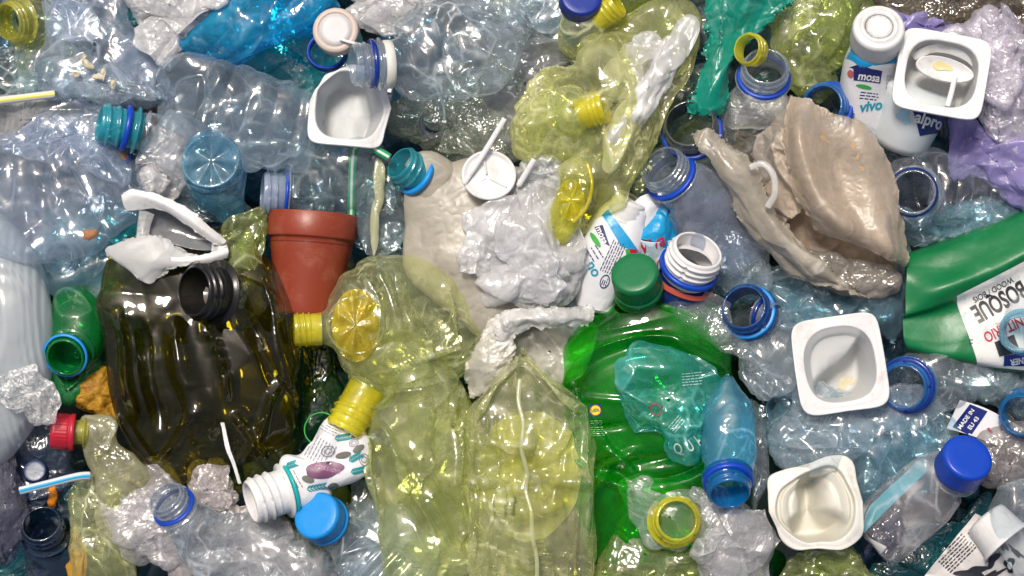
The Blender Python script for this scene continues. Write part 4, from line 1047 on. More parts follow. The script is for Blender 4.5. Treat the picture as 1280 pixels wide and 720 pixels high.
bag('plastic_wrap', 'thin clear wrap fringe between the white lid and yellow bag', [(626, 240), (640, 210), (672, 195), (712, 200), (722, 240), (700, 262), (650, 262)], 14, 38, WRAPC, 8, 18, 85, cat='wrap')
bag('plastic_wrap', 'folded white film corner above the torn cream pouch', [(640, 330), (690, 300), (735, 312), (728, 350), (700, 378), (650, 384), (630, 362)], 18, 40, WRAPW, 8, 24, 86, cat='wrap')
T = Thing('plastic_pouch', 'torn cream pouch curling open above the square yellow bottle', 'pouch', (650, 440, 10))
addsheet(T, 'flap', [[(612, 398, 40), (640, 388, 56), (690, 384, 60), (745, 384, 52)],
                     [(616, 420, 48), (640, 402, 66), (690, 398, 66), (742, 398, 56)],
                     [(632, 440, 40), (648, 418, 54), (690, 408, 56), (735, 408, 48)]], MILKW, 3, 12, 87, nu=170, nv=60, edge=3, thick=1.0)
addsheet(T, 'flap', [[(612, 398, 40), (630, 400, 50), (642, 414, 46)],
                     [(596, 430, 40), (618, 430, 50), (640, 436, 42)],
                     [(582, 462, 34), (606, 462, 44), (634, 462, 34)],
                     [(588, 498, 26), (604, 488, 32), (628, 474, 26)]], CREAM, 5, 12, 88, nu=110, nv=150, edge=3, thick=1.0, stretch=stretch_m(20, 2.5))
addpillow(T, 'film', [(640, 405), (700, 400), (745, 410), (735, 470), (700, 490), (660, 470), (632, 450)], 14, -4, CREAM, 8, 22, 89)
bag('plastic_film', 'grey translucent film between streaked wrap and green capped bottle', [(690, 360), (730, 330), (756, 350), (752, 400), (720, 420), (690, 400)], 14, -4, GREYC, 7, 24, 90, cat='film')
T = Thing('plastic_scrap', 'small dark red packaging scrap beside the printed white bottle', 'scrap', (731, 312, 10))
addsheet(T, 'scrap', [[(728, 300, 30), (738, 296, 34)], [(726, 318, 28), (738, 314, 30)]], plastic('dark_red', (.22, .02, .02), .4, .5, 9, 0, .3), 1.5, 10, 91, nu=20, nv=20); solo(T)
# ================================================================ green bottle
T = Thing('plastic_bottle', 'large green bottle with green screw cap, lower centre right', 'bottle', (815, 500, -60))
screwcap(T, (793, 340, 94), 112, 58, 30.5, 44, GCAP, band=True, ribs=88)
neck(T, (794, 352, 72), 112, 58, 24, 34, GREEN, None, 2)
def mould(P, v):
    x, y = P[..., 0], -P[..., 1]; P = P.copy(); up = P[..., 2] > -10
    arc = np.hypot((x - 815) / 1.25, y - 520)
    P[..., 2] += up * (5 * np.exp(-((arc - 98) / 4.5) ** 2) - 7 * np.exp(-((arc - 84) / 7) ** 2) + 4 * np.exp(-((y - 505 - .06 * (x - 815)) / 4) ** 2) - 8 * np.exp(-((y - 590 + .2 * (x - 780)) / 9) ** 2))
    return folds(P, ((712, 480, 765, 570, 14, 12), (760, 560, 802, 606, 12, 14), (845, 425, 915, 470, 14, 10), (716, 545, 785, 528, 10, -10), (735, 610, 800, 560, 12, 12), (720, 650, 770, 590, 12, 14), (780, 610, 790, 700, 12, 10)), -10)
body(T, [(800, 376, 26, 30, 28), (804, 390, 18, 72, 38), (810, 416, 8, 102, 48), (818, 465, 2, 112, 56), (820, 520, -4, 114, 56), (824, 600, -12, 116, 54), (828, 660, -20, 112, 50), (830, 700, -24, 100, 44)],
     GREEN, 7, 60, 92, nv=190, nu=180, n=2.5, fadein=.2, oct=3, mod=mould)
bv = T.bvh()
lab = T.decal('badge', *quad2([(739, 509), (754, 508), (754, 523), (739, 524)], 6, 6), plastic('badge_blue', (.004, .04, .25), .35, .1, 9, 0, 0), bv=bv, lift=1.0)
T.decal('badge_ring', *disc2((746.5, 516), 7.0, 7.0, 0), INKR, bv=bv, lift=1.5)
T.decal('badge_disc', *disc2((746.5, 516), 6.2, 6.2, 0), INKY, bv=bv, lift=2.0)
T.decal('lettering', *text2('LIDL', 4.0, 8, (746.5, 516), bold=.03), INKN, bv=bv, lift=2.5)
T.decal('small_print', *lines2((748, 535), 16, 11, 0, 5, 3, .8), plastic('pale_green_ink', (.3, .55, .3), .4, .1, 9, 0, 0), bv=bv, lift=1.2)
T.decal('small_print', *lines2((752, 545), 18, 5, 0, 3, 8, .8), plastic('pale_green_ink_two', (.3, .55, .3), .4, .1, 9, 0, 0), bv=bv, lift=1.2)
# teal crushed bottle with white lettering
T = Thing('plastic_bottle', 'turquoise crushed bottle with white letters lying on the green bottle', 'bottle', (840, 500, 20))
addpillow(T, 'body', [(778, 452), (800, 440), (838, 428), (872, 434), (900, 450), (915, 480), (900, 520), (892, 560), (872, 582), (846, 578), (828, 552), (796, 548), (782, 520), (774, 484)], 24, 58, TURQ, 17, 34, 93, c=(840, 500), nu=240, nr=54, sharp=True)
bv = T.bvh()
pale = plastic('faded_white_ink', (.50, .68, .66), .4, .1, 9, .2, 0)
for s, c, a in (('A', (834, 576), -20), ('Q', (848, 562), 20), ('U', (862, 558), 35), ('A', (874, 551), 50)):
    T.decal('lettering', *text2(s, 15, a, c, sx=.62, bold=.01), pale, bv=bv, lift=1.2)
T.decal('mark', *disc2((820, 512), 7, 9, 30, r0=.78, nr=2), plastic('dull_red_ink', (.3, .06, .08), .4, .1, 9, 0, 0), bv=bv, lift=1.2)
T.decal('small_print', *lines2((866, 474), 26, 14, 4, 5, 8, 1.0), pale, bv=bv, lift=1.2)
T.decal('small_print', *lines2((846, 530), 20, 10, 50, 4, 9, 1.0), pale, bv=bv, lift=1.2)
bottle('plastic_bottle', 'small blue-teal bottle with blue open mouth pointing down', (913, 618, 96), 272, 50, 27, 34, film('blue_teal_clear', (.52, .86, .97), .26, (.14, .56, .80), .05, .9, 26, f0=.07, crease=.6),
       [(914, 580, 64, 34, 26), (914, 545, 62, 36, 28), (914, 510, 60, 30, 22), (914, 488, 58, 16, 14), (914, 474, 58, 9, 8)],
       collar=BLUEP, neckmat=BLUET, amp=3, size=36, seed=94, collar_at=(.52, .76), threads=1.6)
bag('plastic_film', 'clear film curving beside the small blue-teal bottle', [(930, 500), (955, 520), (962, 570), (955, 620), (940, 640), (936, 580), (924, 530)], 12, 10, CLEAR, 6, 26, 95, cat='film')
# clear bag with yellow ring mouth
T = Thing('plastic_bottle', 'crinkled clear bottle with round yellow mouth below the turquoise letters', 'bottle', (820, 645, 0))
addpillow(T, 'body', [(775, 604), (805, 598), (846, 600), (880, 625), (885, 665), (862, 690), (820, 690), (796, 660), (782, 630)], 18, 26, WRAPC, 8, 22, 96, c=(835, 645))
neck(T, (845, 648, 62), 60, 80, 28, 26, YELN, None, 1.2, True, .16)
bag('plastic_wrap', 'white crinkled wrap right of the yellow ring mouth, bottom', [(872, 690), (880, 650), (905, 636), (940, 640), (962, 660), (970, 700), (966, 740), (880, 740)], 24, 28, wrap('white_clear_wrap', (.76, .76, .76), 4, 10, .55), 11, 22, 97, cat='wrap')
bag('plastic_wrap', 'thin white wrap trailing above the yellow ring mouth', [(862, 616), (888, 612), (925, 640), (950, 650), (930, 668), (890, 650)], 10, 40, WRAPC, 6, 16, 98, cat='wrap')
bag('plastic_bottle', 'olive-yellow crushed bottle at the bottom beside the square one', [(752, 690), (775, 650), (800, 652), (830, 690), (870, 700), (880, 740), (750, 740)], 26, 4, OLG, 10, 26, 99, cat='bottle', stretch=stretch_m(-15, 2))
bottle('plastic_bottle', 'clear round-rimmed bottle cut off by the bottom edge', (860, 725, 30), 100, 70, 34, 20, GREYC, [(860, 750, -10, 46, 30), (860, 790, -20, 46, 30)], neckmat=CLEARN, threads=1, seed=100)
bag('plastic_film', 'olive-green glossy film below the crumpled ivory pot', [(975, 740), (985, 700), (1010, 688), (1040, 690), (1070, 700), (1096, 740)], 16, 16, OLG, 8, 22, 101, cat='film')
# ================================================================ top centre
bag('plastic_film', 'large smoky grey film sheet left of the yellow bag', [(610, 60), (650, 20), (690, 40), (720, 70), (715, 110), (690, 150), (650, 190), (625, 180), (600, 130)], 16, 6, film('smoky_grey', (.70, .74, .74), .42, (.38, .40, .40), .14, 2.6, 18), 9, 34, 110, cat='film')
bag('plastic_film', 'pale clear film along the top edge near the dark blue cap', [(560, -30), (700, -30), (740, 10), (720, 60), (690, 80), (640, 50), (600, 30)], 18, -6, CLEARW, 10, 30, 111, cat='film')
bag('plastic_wrap', 'white wrap with cream stains at the top edge by the beige cap', [(440, -20), (520, -30), (560, -10), (530, 20), (500, 45), (470, 40), (450, 20)], 18, 8, WRAPW, 8, 20, 112, cat='wrap')
bottle('plastic_bottle', 'deep clear bottle with dark ring seen end-on, left of the white lid', (545, 150, 0), 60, 76, 16, 20, GREYC,
       [(550, 150, -26, 50, 26), (590, 140, -34, 56, 30), (640, 120, -40, 50, 28)], neckmat=NAVYN, collar=BLUEP, amp=9, size=28, seed=113)
bag('plastic_film', 'crushed grey-green film behind the white lid and stir stick', [(480, 130), (540, 120), (600, 110), (650, 130), (670, 190), (620, 210), (560, 195), (520, 190), (490, 170)], 18, -6, film('grey_green_clear', (.76, .80, .72), .28, (.40, .44, .36), .1, 3.2, 13), 10, 26, 114, cat='film')
bag('plastic_film', 'clear film with cloudy strand right of the flowerpot', [(445, 230), (462, 195), (490, 190), (508, 230), (508, 290), (490, 318), (460, 325), (444, 290)], 14, 10, GREYC, 7, 24, 115, cat='film')
T = Thing('plastic_strand', 'cloudy yellowish strand hanging right of the flowerpot', 'strand', (470, 270, 20))
addpillow(T, 'strand', [(470, 196), (482, 208), (480, 240), (472, 270), (474, 300), (467, 322), (462, 300), (462, 270), (470, 240), (466, 215)], 5, 30, STRAND, 2, 14, 116, c=(470, 258), nu=120, nr=14); solo(T)
T = Thing('plastic_bottle', 'yellow threaded mouth with dark blue cap at the top edge', 'bottle', (745, 10, 20))
neck(T, (772, 2, 60), 35, 20, 19, 36, YELN, None, 3, False, .1)
body(T, [(745, 20, 46, 19, 18), (730, 34, 40, 26, 22), (716, 52, 30, 22, 20)], YELG, 5, 24, 117, start='round')
T = Thing('screw_cap', 'dark blue screw cap cut off by the top edge', 'cap', (727, 2, 40))
screwcap(T, (727, -6, 74), 80, 70, 27, 24, plastic('deep_blue_cap', (.003, .025, .26), .33, .25, 9, .06, .3), band=False, ribs=80)
bag('plastic_bottle', 'small teal-blue bottle end under the yellow mouth, top', [(708, 36), (724, 26), (740, 34), (734, 52), (716, 60), (704, 50)], 12, 6, film('teal_blue_end', (.1, .5, .7), .4, (.01, .22, .38), .1, 2, 14), 3, 18, 118, cat='bottle')
# yellow bag
T = Thing('plastic_bag', 'large yellow-green transparent bag holding white tissue, upper centre', 'bag', (770, 150, 0))
addpillow(T, 'film', [(652, 130), (680, 95), (716, 78), (730, 40), (770, 8), (820, -6), (870, 6), (884, 40), (878, 80), (850, 125), (835, 165), (815, 205), (790, 240), (760, 275), (720, 300), (690, 300), (680, 280), (700, 235), (712, 205), (680, 195), (655, 175)],
          34, 40, YELB, 16, 32, 120, c=(768, 130), nu=300, nr=70, stretch=stretch_m(62, 2.2))
addpillow(T, 'tissue', [(862, 20), (878, 36), (866, 70), (838, 100), (815, 140), (795, 175), (765, 215), (748, 205), (762, 165), (790, 120), (815, 80), (838, 40)], 10, 70, wrap("tissue_white", (.84, .84, .82), 2.4, 12, 1.1, stretch=(60, 3)), 9, 16, 121, c=(812, 112), stretch=stretch_m(62, 3))
addpillow(T, 'wrap', [(760, 80), (785, 48), (820, 40), (836, 66), (815, 100), (785, 128), (758, 118)], 13, 62, WRAPW, 9, 16, 122)
addpillow(T, 'film', [(655, 140), (690, 110), (720, 130), (735, 170), (725, 200), (690, 195), (660, 178)], 18, 52, YELG, 10, 30, 123, stretch=stretch_m(85, 2.5), label='clear yellow-green film folded in upright pleats')
bottle('plastic_bottle', 'yellow-green bottle with bright yellow threaded mouth inside the yellow bag', (757, 132, 84), 15, 18, 21, 34, YELG,
       [(712, 128, 62, 30, 20), (696, 150, 50, 30, 18)], neckmat=YELN, flange=False, threads=3, seed=124, amp=4, wall=.1, tr=.11)
T = Thing('plastic_bottle', 'lemon-yellow bottle end with star-shaped base at the foot of the yellow bag', 'bottle', (715, 245, 30))
addpillow(T, 'body', [(722, 195), (740, 210), (742, 245), (725, 280), (695, 304), (676, 296), (684, 262), (704, 225)], 26, 52, film('lemon', (.90, .90, .32), .26, (.74, .74, .12), .07, 2.0, 16), 6, 26, 125, nu=140, nr=34)
tube(T, 'edge', [(734, 204, 74), (740, 230, 78), (733, 258, 78), (716, 278, 76)], 2.2, YELD, flat=.7)
T.grid('base', starbase((714, 250), 17, 26, 76, 4, 6, 3), True, YELD)
# teal bag
T = Thing('plastic_bag', 'opaque turquoise-green twisted bag at the top, right of centre', 'bag', (900, 60, 20))
addsheet(T, 'film', [[(884, -20, 40), (905, -20, 60), (940, -20, 62), (1000, -24, 50)],
                     [(882, 10, 46), (902, 14, 66), (935, 12, 50), (985, 6, 56)],
                     [(884, 40, 46), (900, 44, 66), (925, 42, 46), (960, 30, 42)],
                     [(878, 80, 48), (892, 84, 66), (910, 80, 64), (922, 60, 44)],
                     [(870, 110, 46), (886, 112, 64), (902, 110, 60), (912, 90, 50)],
                     [(862, 138, 40), (878, 142, 52), (896, 142, 50), (908, 132, 40)]], TEALBAG, 8, 26, 126, nu=130, nv=150, thick=2.5, edge=3)
# jar mouth & bottles
bottle('plastic_jar', 'wide clear jar mouth with dark thread behind the turquoise bag tip', (862, 154, 62), 120, 66, 33, 34, GREYC,
       [(876, 176, 0, 46, 34), (900, 220, -40, 50, 34)], collar=BLUEP, neckmat=film('smoke_neck', (.55, .60, .58), .3, (.12, .15, .15), .07, .6, 14, f0=.12), threads=2.2, seed=127, cat='jar', collar_at=(.66, .86), wall=.08)
T = Thing('plastic_ring', 'yellow threaded ring mouth above the blue-ringed clear bottle', 'ring', (940, 62, 30))
neck(T, (934, 60, 76), 170, 50, 20, 20, YELN, None, 1.6, False, .12, name='ring'); solo(T)
bottle('plastic_bottle', 'clear bottle with blue ring standing over dark straw-coloured contents', (958, 82, 74), 88, 60, 29, 32, CLEAR,
       [(952, 128, 34, 42, 36), (946, 160, 18, 46, 38), (940, 200, 4, 46, 36)], collar=BLUEP, neckmat=CLEARN, threads=2, seed=128, collar_at=(.66, .84), amp=3, size=40)
bag('plastic_wrap', 'cream folded wrapper inside the blue-ringed clear bottle', [(912, 130), (950, 118), (985, 124), (985, 158), (940, 168), (910, 160)], 10, 4, wrap('cream_wrap', (.68, .66, .58), 2.5, 14, .85), 6, 22, 129, cat='wrapper')
bag('plant_litter', 'brown dry litter at the bottom of the blue-ringed bottle', [(910, 160), (950, 166), (980, 158), (985, 195), (945, 202), (915, 190)], 12, 0, plastic('brown_litter', (.10, .08, .04), .7, 6, 8, 0, .7), 6, 10, 130, cat='litter')
bottle('plastic_bottle', 'clear bottle with blue ring under the curled tan flap', (826, 206, 64), 138, 40, 30, 34, film('clear_lavender', (.84, .88, .94), .30, (.50, .55, .70), .12, 1.4, 24),
       [(866, 238, 32, 40, 34), (888, 262, 22, 50, 38), (915, 290, 8, 50, 36), (935, 315, -4, 40, 30)], collar=BLUEP, neckmat=CLEARN, threads=2.6, seed=131, amp=3, size=50, collar_at=(.68, .86))
# tan bag
T = Thing('plastic_bag', 'big torn tan bag with open folds and rust stains', 'bag', (1030, 250, 0))
addpillow(T, 'film', [(940, 170), (975, 140), (1000, 160), (1060, 200), (1110, 280), (1122, 330), (1090, 370), (1060, 360), (1000, 320), (960, 250), (938, 200)], 22, -6, TAND, 10, 40, 132, c=(1030, 260), nu=180, nr=40)
addsheet(T, 'lobe', [[(984, 122, 44), (1000, 126, 60), (1030, 144, 64), (1060, 153, 62), (1080, 164, 44)],
                     [(974, 162, 56), (990, 165, 84), (1028, 174, 66), (1070, 182, 68), (1102, 204, 46)],
                     [(976, 204, 60), (998, 210, 90), (1036, 214, 62), (1078, 222, 66), (1116, 244, 46)],
                     [(988, 244, 60), (1012, 248, 90), (1046, 252, 66), (1086, 264, 70), (1126, 286, 46)],
                     [(1004, 272, 54), (1036, 282, 86), (1068, 290, 74), (1098, 306, 74), (1130, 322, 44)],
                     [(1030, 294, 30), (1060, 304, 56), (1084, 314, 60), (1106, 324, 58), (1128, 336, 30)]], TAN, 5, 36, 133, nu=210, nv=210, thick=.8, edge=2.5, oct=2)
addsheet(T, 'flap', [[(984, 124, 36), (966, 150, 34), (946, 172, 20)], [(978, 166, 56), (964, 182, 44), (940, 200, 18)], [(984, 210, 60), (972, 220, 40), (956, 236, 14)], [(1000, 262, 54), (990, 272, 34), (976, 280, 8)]],
         TAN, 6, 22, 138, nu=80, nv=110, thick=1.4, edge=2)
bv = T.bvh()
for c, rx, ry, a in (((1022, 178), 8, 2, -35), ((1057, 186), 2, 5, 15), ((1062, 200), 2, 5, -25), ((1074, 230), 2, 3, 0), ((1068, 214), 4, 2, -40)):
    T.decal('rust_stain', *disc2(c, rx, ry, a, wob=.3, seed=rx), plastic('rust_stain', (.50, .33, .18), .6, .5, 8, .1, .3), bv=bv, lift=.3)
addsheet(T, 'flap', [[(858, 170, 66), (880, 166, 72), (905, 178, 72), (930, 196, 66)],
                     [(866, 186, 72), (893, 196, 84), (918, 206, 84), (940, 214, 76)],
                     [(884, 206, 70), (908, 224, 84), (934, 238, 84), (956, 248, 74)],
                     [(904, 234, 62), (924, 256, 74), (952, 268, 80), (978, 284, 66)],
                     [(914, 266, 54), (945, 288, 66), (976, 302, 74), (1006, 318, 56)],
                     [(944, 302, 44), (975, 322, 54), (1010, 334, 62), (1044, 348, 46)],
                     [(990, 344, 34), (1020, 354, 42), (1050, 364, 46), (1084, 374, 34)]], film('tan_light', (.88, .84, .76),   .36, (.86, .81, .70), .3, 1.4, 16, f0=.045, dirt=.45, dirtcol=(.30, .21, .12), var=.14, crease=.5), 8, 30, 135, nu=130, nv=220, thick=1.0, edge=2, oct=2, stretch=stretch_m(-45, 2.2))
tube(T, 'hem', [(928, 214, 92), (944, 210, 96), (956, 224, 98), (958, 246, 94), (950, 262, 88)], 4.2, MILKW, flat=.6)
addpillow(T, 'film', [(990, 300), (1040, 320), (1100, 330), (1120, 350), (1095, 372), (1050, 366), (1010, 344)], 12, 20, film('grey_tan', (.6, .56, .5), .6, (.36, .33, .29), .2, 3, 16, dirt=.3), 9, 24, 136)
bottle('plastic_bottle', 'clear bottle with teal and blue ring mouth behind the tan bag', (1028, 132, 34), 170, 58, 29, 26, CLEAR,
       [(1066, 138, 0, 34, 30), (1084, 160, -10, 38, 30), (1112, 196, -26, 30, 24)], collar=BLUEP, neckmat=BLUEK, threads=1.8, seed=137, amp=4, size=34, collar_at=(.62, .86))
# ================================================================ top right
bag('plastic_film', 'yellow-green pleated film at the top between turquoise bag and white cap', [(985, 10), (1020, -20), (1070, -20), (1075, 40), (1050, 80), (1030, 120), (1000, 110), (975, 60)], 22, 0, OLG, 11, 26, 140, cat='film', stretch=stretch_m(30, 2.4))
bag('plastic_film', 'clear glossy film strip right of the turquoise bag', [(960, 20), (990, -20), (1030, -20), (1020, 20), (1000, 50), (975, 60)], 14, 14, YELG, 8, 22, 141, cat='film')
bag('plastic_film', 'brownish clear film along the top right edge', [(1110, -30), (1280, -40), (1300, 40), (1240, 50), (1190, 40), (1150, 30), (1120, 20)], 18, -10, film('brown_clear', (.62, .56, .46), .36, (.24, .20, .14), .1, 3.4, 14), 11, 26, 142, cat='film', c=(1200, 5))
bag('plastic_film', 'violet film strip behind the spoon pot', [(1110, 10), (1150, 20), (1200, 30), (1210, 52), (1150, 44), (1112, 34)], 8, 6, LILAC, 6, 20, 143, cat='film')
bag('plastic_wrap', 'lilac-white crinkled wrap at the right edge, top', [(1190, 40), (1215, 12), (1250, 20), (1270, 48), (1300, 50), (1300, 180), (1260, 185), (1235, 160), (1230, 110), (1240, 70)], 26, 10, WRAPL, 13, 20, 144, cat='wrap', c=(1255, 100), nu=240, nr=50, jag=3)
bag('plastic_bag', 'crumpled lilac bag below the spoon pot at the right edge', [(1190, 150), (1215, 146), (1240, 158), (1300, 175), (1300, 260), (1265, 248), (1235, 222), (1205, 205), (1194, 180)], 22, 6, LILAC, 14, 20, 145, c=(1250, 200), nu=220, nr=46)
# white capped bottle with label
T = Thing('drink_bottle', 'small white-capped yogurt drink bottle with blue and white label', 'bottle', (1092, 120, -40))
body(T, [(1093, 66, 60, 30, 28), (1090, 84, 40, 32, 29), (1088, 110, 22, 31, 29), (1092, 140, 4, 30, 28), (1098, 168, -14, 28, 26)], WHITE, 1.2, 40, 146, start='round', nv=80)
screwcap(T, (1092, 38, 104), 97, 66, 32.5, 38, WHITE, band=False, ribs=110, rings=[(.50, 0), (.54, -.03), (.56, .05), (.66, .06), (.70, .05), (.73, -.02)])
bv = T.bvh()
lb = T.decal('label', *quad2([(1056, 56), (1122, 62), (1116, 178), (1072, 178)], 40, 50), PAPER, bv=bv, lift=.7)
T.decal('band', *quad2([(1057, 56), (1121, 60), (1119, 80), (1090, 84)], 30, 12), SKYL, bv=bv, lift=1.3, parent=lb)
T.decal('band', *quad2([(1057, 56), (1092, 82), (1076, 88), (1060, 72)], 24, 10), SKYL, bv=bv, lift=1.35, parent=lb)
T.decal('band', *quad2([(1062, 84), (1070, 82), (1100, 92), (1101, 104)], 24, 10), INKN, bv=bv, lift=1.4, parent=lb)
T.decal('band', *join2([quad2([(1066, 84), (1101, 90), (1101, 104), (1068, 100)], 24, 10)]), INKN, bv=bv, lift=1.5, parent=lb)
T.decal('lettering', *text2('mosa', 9.5, -7, (1086, 97), bold=.025), INKW, bv=bv, lift=2.0, parent=lb)
T.decal('leaf_print', *disc2((1081, 108), 10, 2.4, -12), INKGR, bv=bv, lift=1.6, parent=lb)
T.decal('leaf_print', *disc2((1064, 92), 3, 5, 20), plastic('pale_red_ink', (.5, .12, .12), .4, .1, 9, 0, 0), bv=bv, lift=1.9, parent=lb)
T.decal('small_print', *lines2((1089, 119), 24, 7, -6, 3, 2, 1.2), INKN, bv=bv, lift=1.4, parent=lb)
T.decal('lettering', *text2('vivo', 13, 8, (1092, 131), bold=.03, shear=.2), plastic('teal_letter', (.01, .30, .42), .4, .1, 9, 0, 0), bv=bv, lift=1.6, parent=lb)
T.decal('small_print', *lines2((1113, 105), 22, 6, -84, 4, 5, .8), INKG, bv=bv, lift=1.4, parent=lb)
# label pot and spoon pot
T = Thing('yogurt_pot', 'white labelled pot with blue lettering underneath the spoon pot', 'pot', (1150, 140, -10))
P = lathe((1154, 108, 40), 72, 30, [(0.5, 0), (44, 0), (46, -3), (45, -14), (42, -40), (39, -70), (36, -80), (20, -84), (0.5, -84)], 120)
T.grid('wall', P, True, plastic('label_white', (.72, .78, .80), .35, .5, 14, .15, .1), host=True)
bv = T.bvh()
lb = T.decal('label', *quad2([(1133, 130), (1192, 142), (1184, 164), (1150, 170)], 36, 20), INKN, bv=bv, lift=.8)
T.decal('lettering', *text2('alpro', 14, -13, (1160, 152), bold=.03), INKW, bv=bv, lift=2.0, parent=lb)
T.decal('print', *disc2((1128, 146), 7, 10, 30, wob=.2), plastic('pale_blue_ink', (.35, .6, .7), .4, .1, 9, 0, 0), bv=bv, lift=1.0)
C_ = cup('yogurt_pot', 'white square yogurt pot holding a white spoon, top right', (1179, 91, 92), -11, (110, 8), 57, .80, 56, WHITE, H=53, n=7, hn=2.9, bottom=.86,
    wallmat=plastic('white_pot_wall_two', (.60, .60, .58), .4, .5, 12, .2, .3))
T = Thing('plastic_spoon', 'white plastic spoon with yellow residue inside the square pot', 'spoon', (1178, 90, 60))
R_, A_ = np.meshgrid(np.linspace(0.03, 1, 14), np.linspace(0, 2 * np.pi, 60, endpoint=False), indexing='ij')
x = 37 * R_ * np.cos(A_) * (1 + .08 * np.cos(A_)); y = 14.5 * R_ * np.sin(A_); a = math.radians(-14)
z = 80 - 5 * (1 - R_ ** 2)
bowl = np.stack([1178 + x * math.cos(a) - y * math.sin(a), -86 + x * math.sin(a) + y * math.cos(a) , z], -1)
bowl = np.concatenate([bowl, (bowl + [0, -1.0, -5])[::-1][:-1]], 0)
T.grid('bowl', bowl, True, WHITE, host=True)
tube(T, 'handle', [(1193, 96, 82), (1188, 116, 84), (1182, 134, 88)], 3.4, WHITE, flat=.7)
T.decal('residue', *disc2((1178, 83), 13, 5, -12, wob=.12, seed=2), plastic('custard', (.80, .70, .36), .35, 1, 6, .1, .2), lift=1.2)
T = Thing('crumpled_foil', 'crumpled white foil lid tucked inside the spoon pot', 'lid', (1195, 66, 60))
addsheet(T, 'foil', [[(1140, 66, 62), (1170, 55, 72), (1205, 62, 74), (1226, 78, 70)], [(1146, 74, 60), (1172, 66, 66), (1204, 74, 68), (1224, 90, 64)]], WHITE, 3, 16, 147, nu=70, nv=30); solo(T)
# ================================================================ right
bottle('plastic_bottle', 'clear bottle with navy ring seen end-on below the lilac bag', (1142, 240, 56), 170, 76, 29, 24, CLEAR,
       [(1150, 236, 8, 48, 34), (1175, 228, 0, 54, 38), (1210, 230, -6, 50, 36), (1255, 245, -12, 34, 26)], collar=None, neckmat=CLEARN, threads=1.2, seed=150, amp=8, size=32, wall=.10, ribs=[(.3, .9, 4, 3)], nv=140)
T = Thing('plastic_ring', 'navy blue ring on the round mouth below the lilac bag', 'ring', (1142, 240, 50))
T.grid('ring', lathe((1142, 240, 52), 170, 76, [(29, 2), (31.5, 1), (31.5, -7), (29, -8)], 72), True, film('navy_ring', (.05, .14, .5), .7, (.01, .04, .22), .1, .5, 12)); solo(T)
bag('plastic_film', 'clear crushed film between navy ring bottle and green jug', [(1120, 262), (1180, 268), (1240, 252), (1290, 250), (1290, 275), (1200, 300), (1150, 318), (1120, 300)], 14, -6, STEEL, 10, 24, 151, cat='film')
bag('plastic_film', 'clear film down the left side of the green jug', [(1090, 300), (1130, 300), (1140, 350), (1135, 410), (1120, 440), (1095, 400), (1070, 380)], 16, -14, STEEL, 10, 26, 152, cat='film')
bag('plastic_bottle', 'blue-grey crushed bottle under the tan bag, right of the navy label', [(890, 300), (930, 300), (980, 330), (1020, 360), (1010, 390), (960, 380), (900, 376), (885, 340)], 22, -14, STEEL, 10, 26, 153, cat='bottle')
bag('plastic_film', 'grey-blue crinkled film between tan bag and square white pot', [(940, 360), (1000, 350), (1060, 366), (1110, 372), (1110, 400), (1050, 400), (1000, 410), (960, 400)], 16, -10, STEEL, 9, 22, 154, cat='film')
# green jug
T = Thing('plastic_jug', 'opaque green plastic jug with torn paper label at the right edge', 'jug', (1220, 370, 0))
def J(y): return None
addsheet(T, 'body', [[(1146, 316, -10), (1190, 298, -8), (1240, 277, -8), (1300, 256, -8)],
                     [(1140, 318, 14), (1190, 306, 24), (1240, 286, 24), (1300, 262, 24)],
                     [(1136, 340, 34), (1180, 338, 40), (1240, 314, 44), (1300, 288, 44)],
                     [(1134, 366, 36), (1174, 360, 54), (1240, 336, 56), (1300, 306, 56)],
                     [(1133, 392, 40), (1176, 378, 46), (1240, 350, 50), (1300, 320, 50)],
                     [(1132, 400, 30), (1180, 392, 30), (1240, 370, 38), (1300, 345, 40)],
                     [(1132, 424, 36), (1180, 430, 38), (1240, 420, 42), (1300, 410, 44)],
                     [(1138, 438, 26), (1180, 448, 34), (1240, 456, 38), (1300, 464, 40)],
                     [(1140, 440, -10), (1180, 452, -10), (1240, 462, -10), (1300, 472, -10)]], JUG, 1.6, 40, 155, nu=120, nv=170, thick=3, oct=2)
bv = T.bvh()
lb = T.decal('label', *quad2([(1196, 370), (1300, 316), (1312, 466), (1225, 458)], 60, 60), plastic('worn_label', (.70, .70, .68), .5, 1.0, 12, 0, .75, (.10, .34, .36)), bv=bv, lift=1.2)
T.decal('lettering', *text2('BOSQUE', 23, 209, (1251, 376), bold=.03, sx=.60), INKK, bv=bv, lift=2.0, parent=lb)
T.decal('lettering', *text2('WOOD / BOIS', 8, 209, (1243, 362), bold=.01, sx=.8), INKK, bv=bv, lift=2.0, parent=lb)
T.decal('lettering', *text2('SANITAIRE / DEL WC', 4, 207, (1268, 395), sx=1.0), INKR, bv=bv, lift=2.0, parent=lb)
T.decal('lettering', *text2('SANITÁRIO', 14, 205, (1262, 408), bold=.015, sx=.7), INKR, bv=bv, lift=2.0, parent=lb)
T.decal('band', *quad2([(1244, 428), (1268, 418), (1276, 440), (1250, 446)], 14, 10), INKK, bv=bv, lift=2.0, parent=lb)
T.decal('band', *quad2([(1256, 458), (1256, 445), (1300, 436), (1300, 458)], 14, 10), NAVYP, bv=bv, lift=1.9, parent=lb)
T.decal('lettering', *text2('CLEANER', 8, 190, (1282, 450), bold=.03, sx=.8), INKW, bv=bv, lift=2.6, parent=lb)
T.decal('small_print', *lines2((1215, 427), 5, 4, 0, 2, 5, 1.0), INKN, bv=bv, lift=2.0, parent=lb)
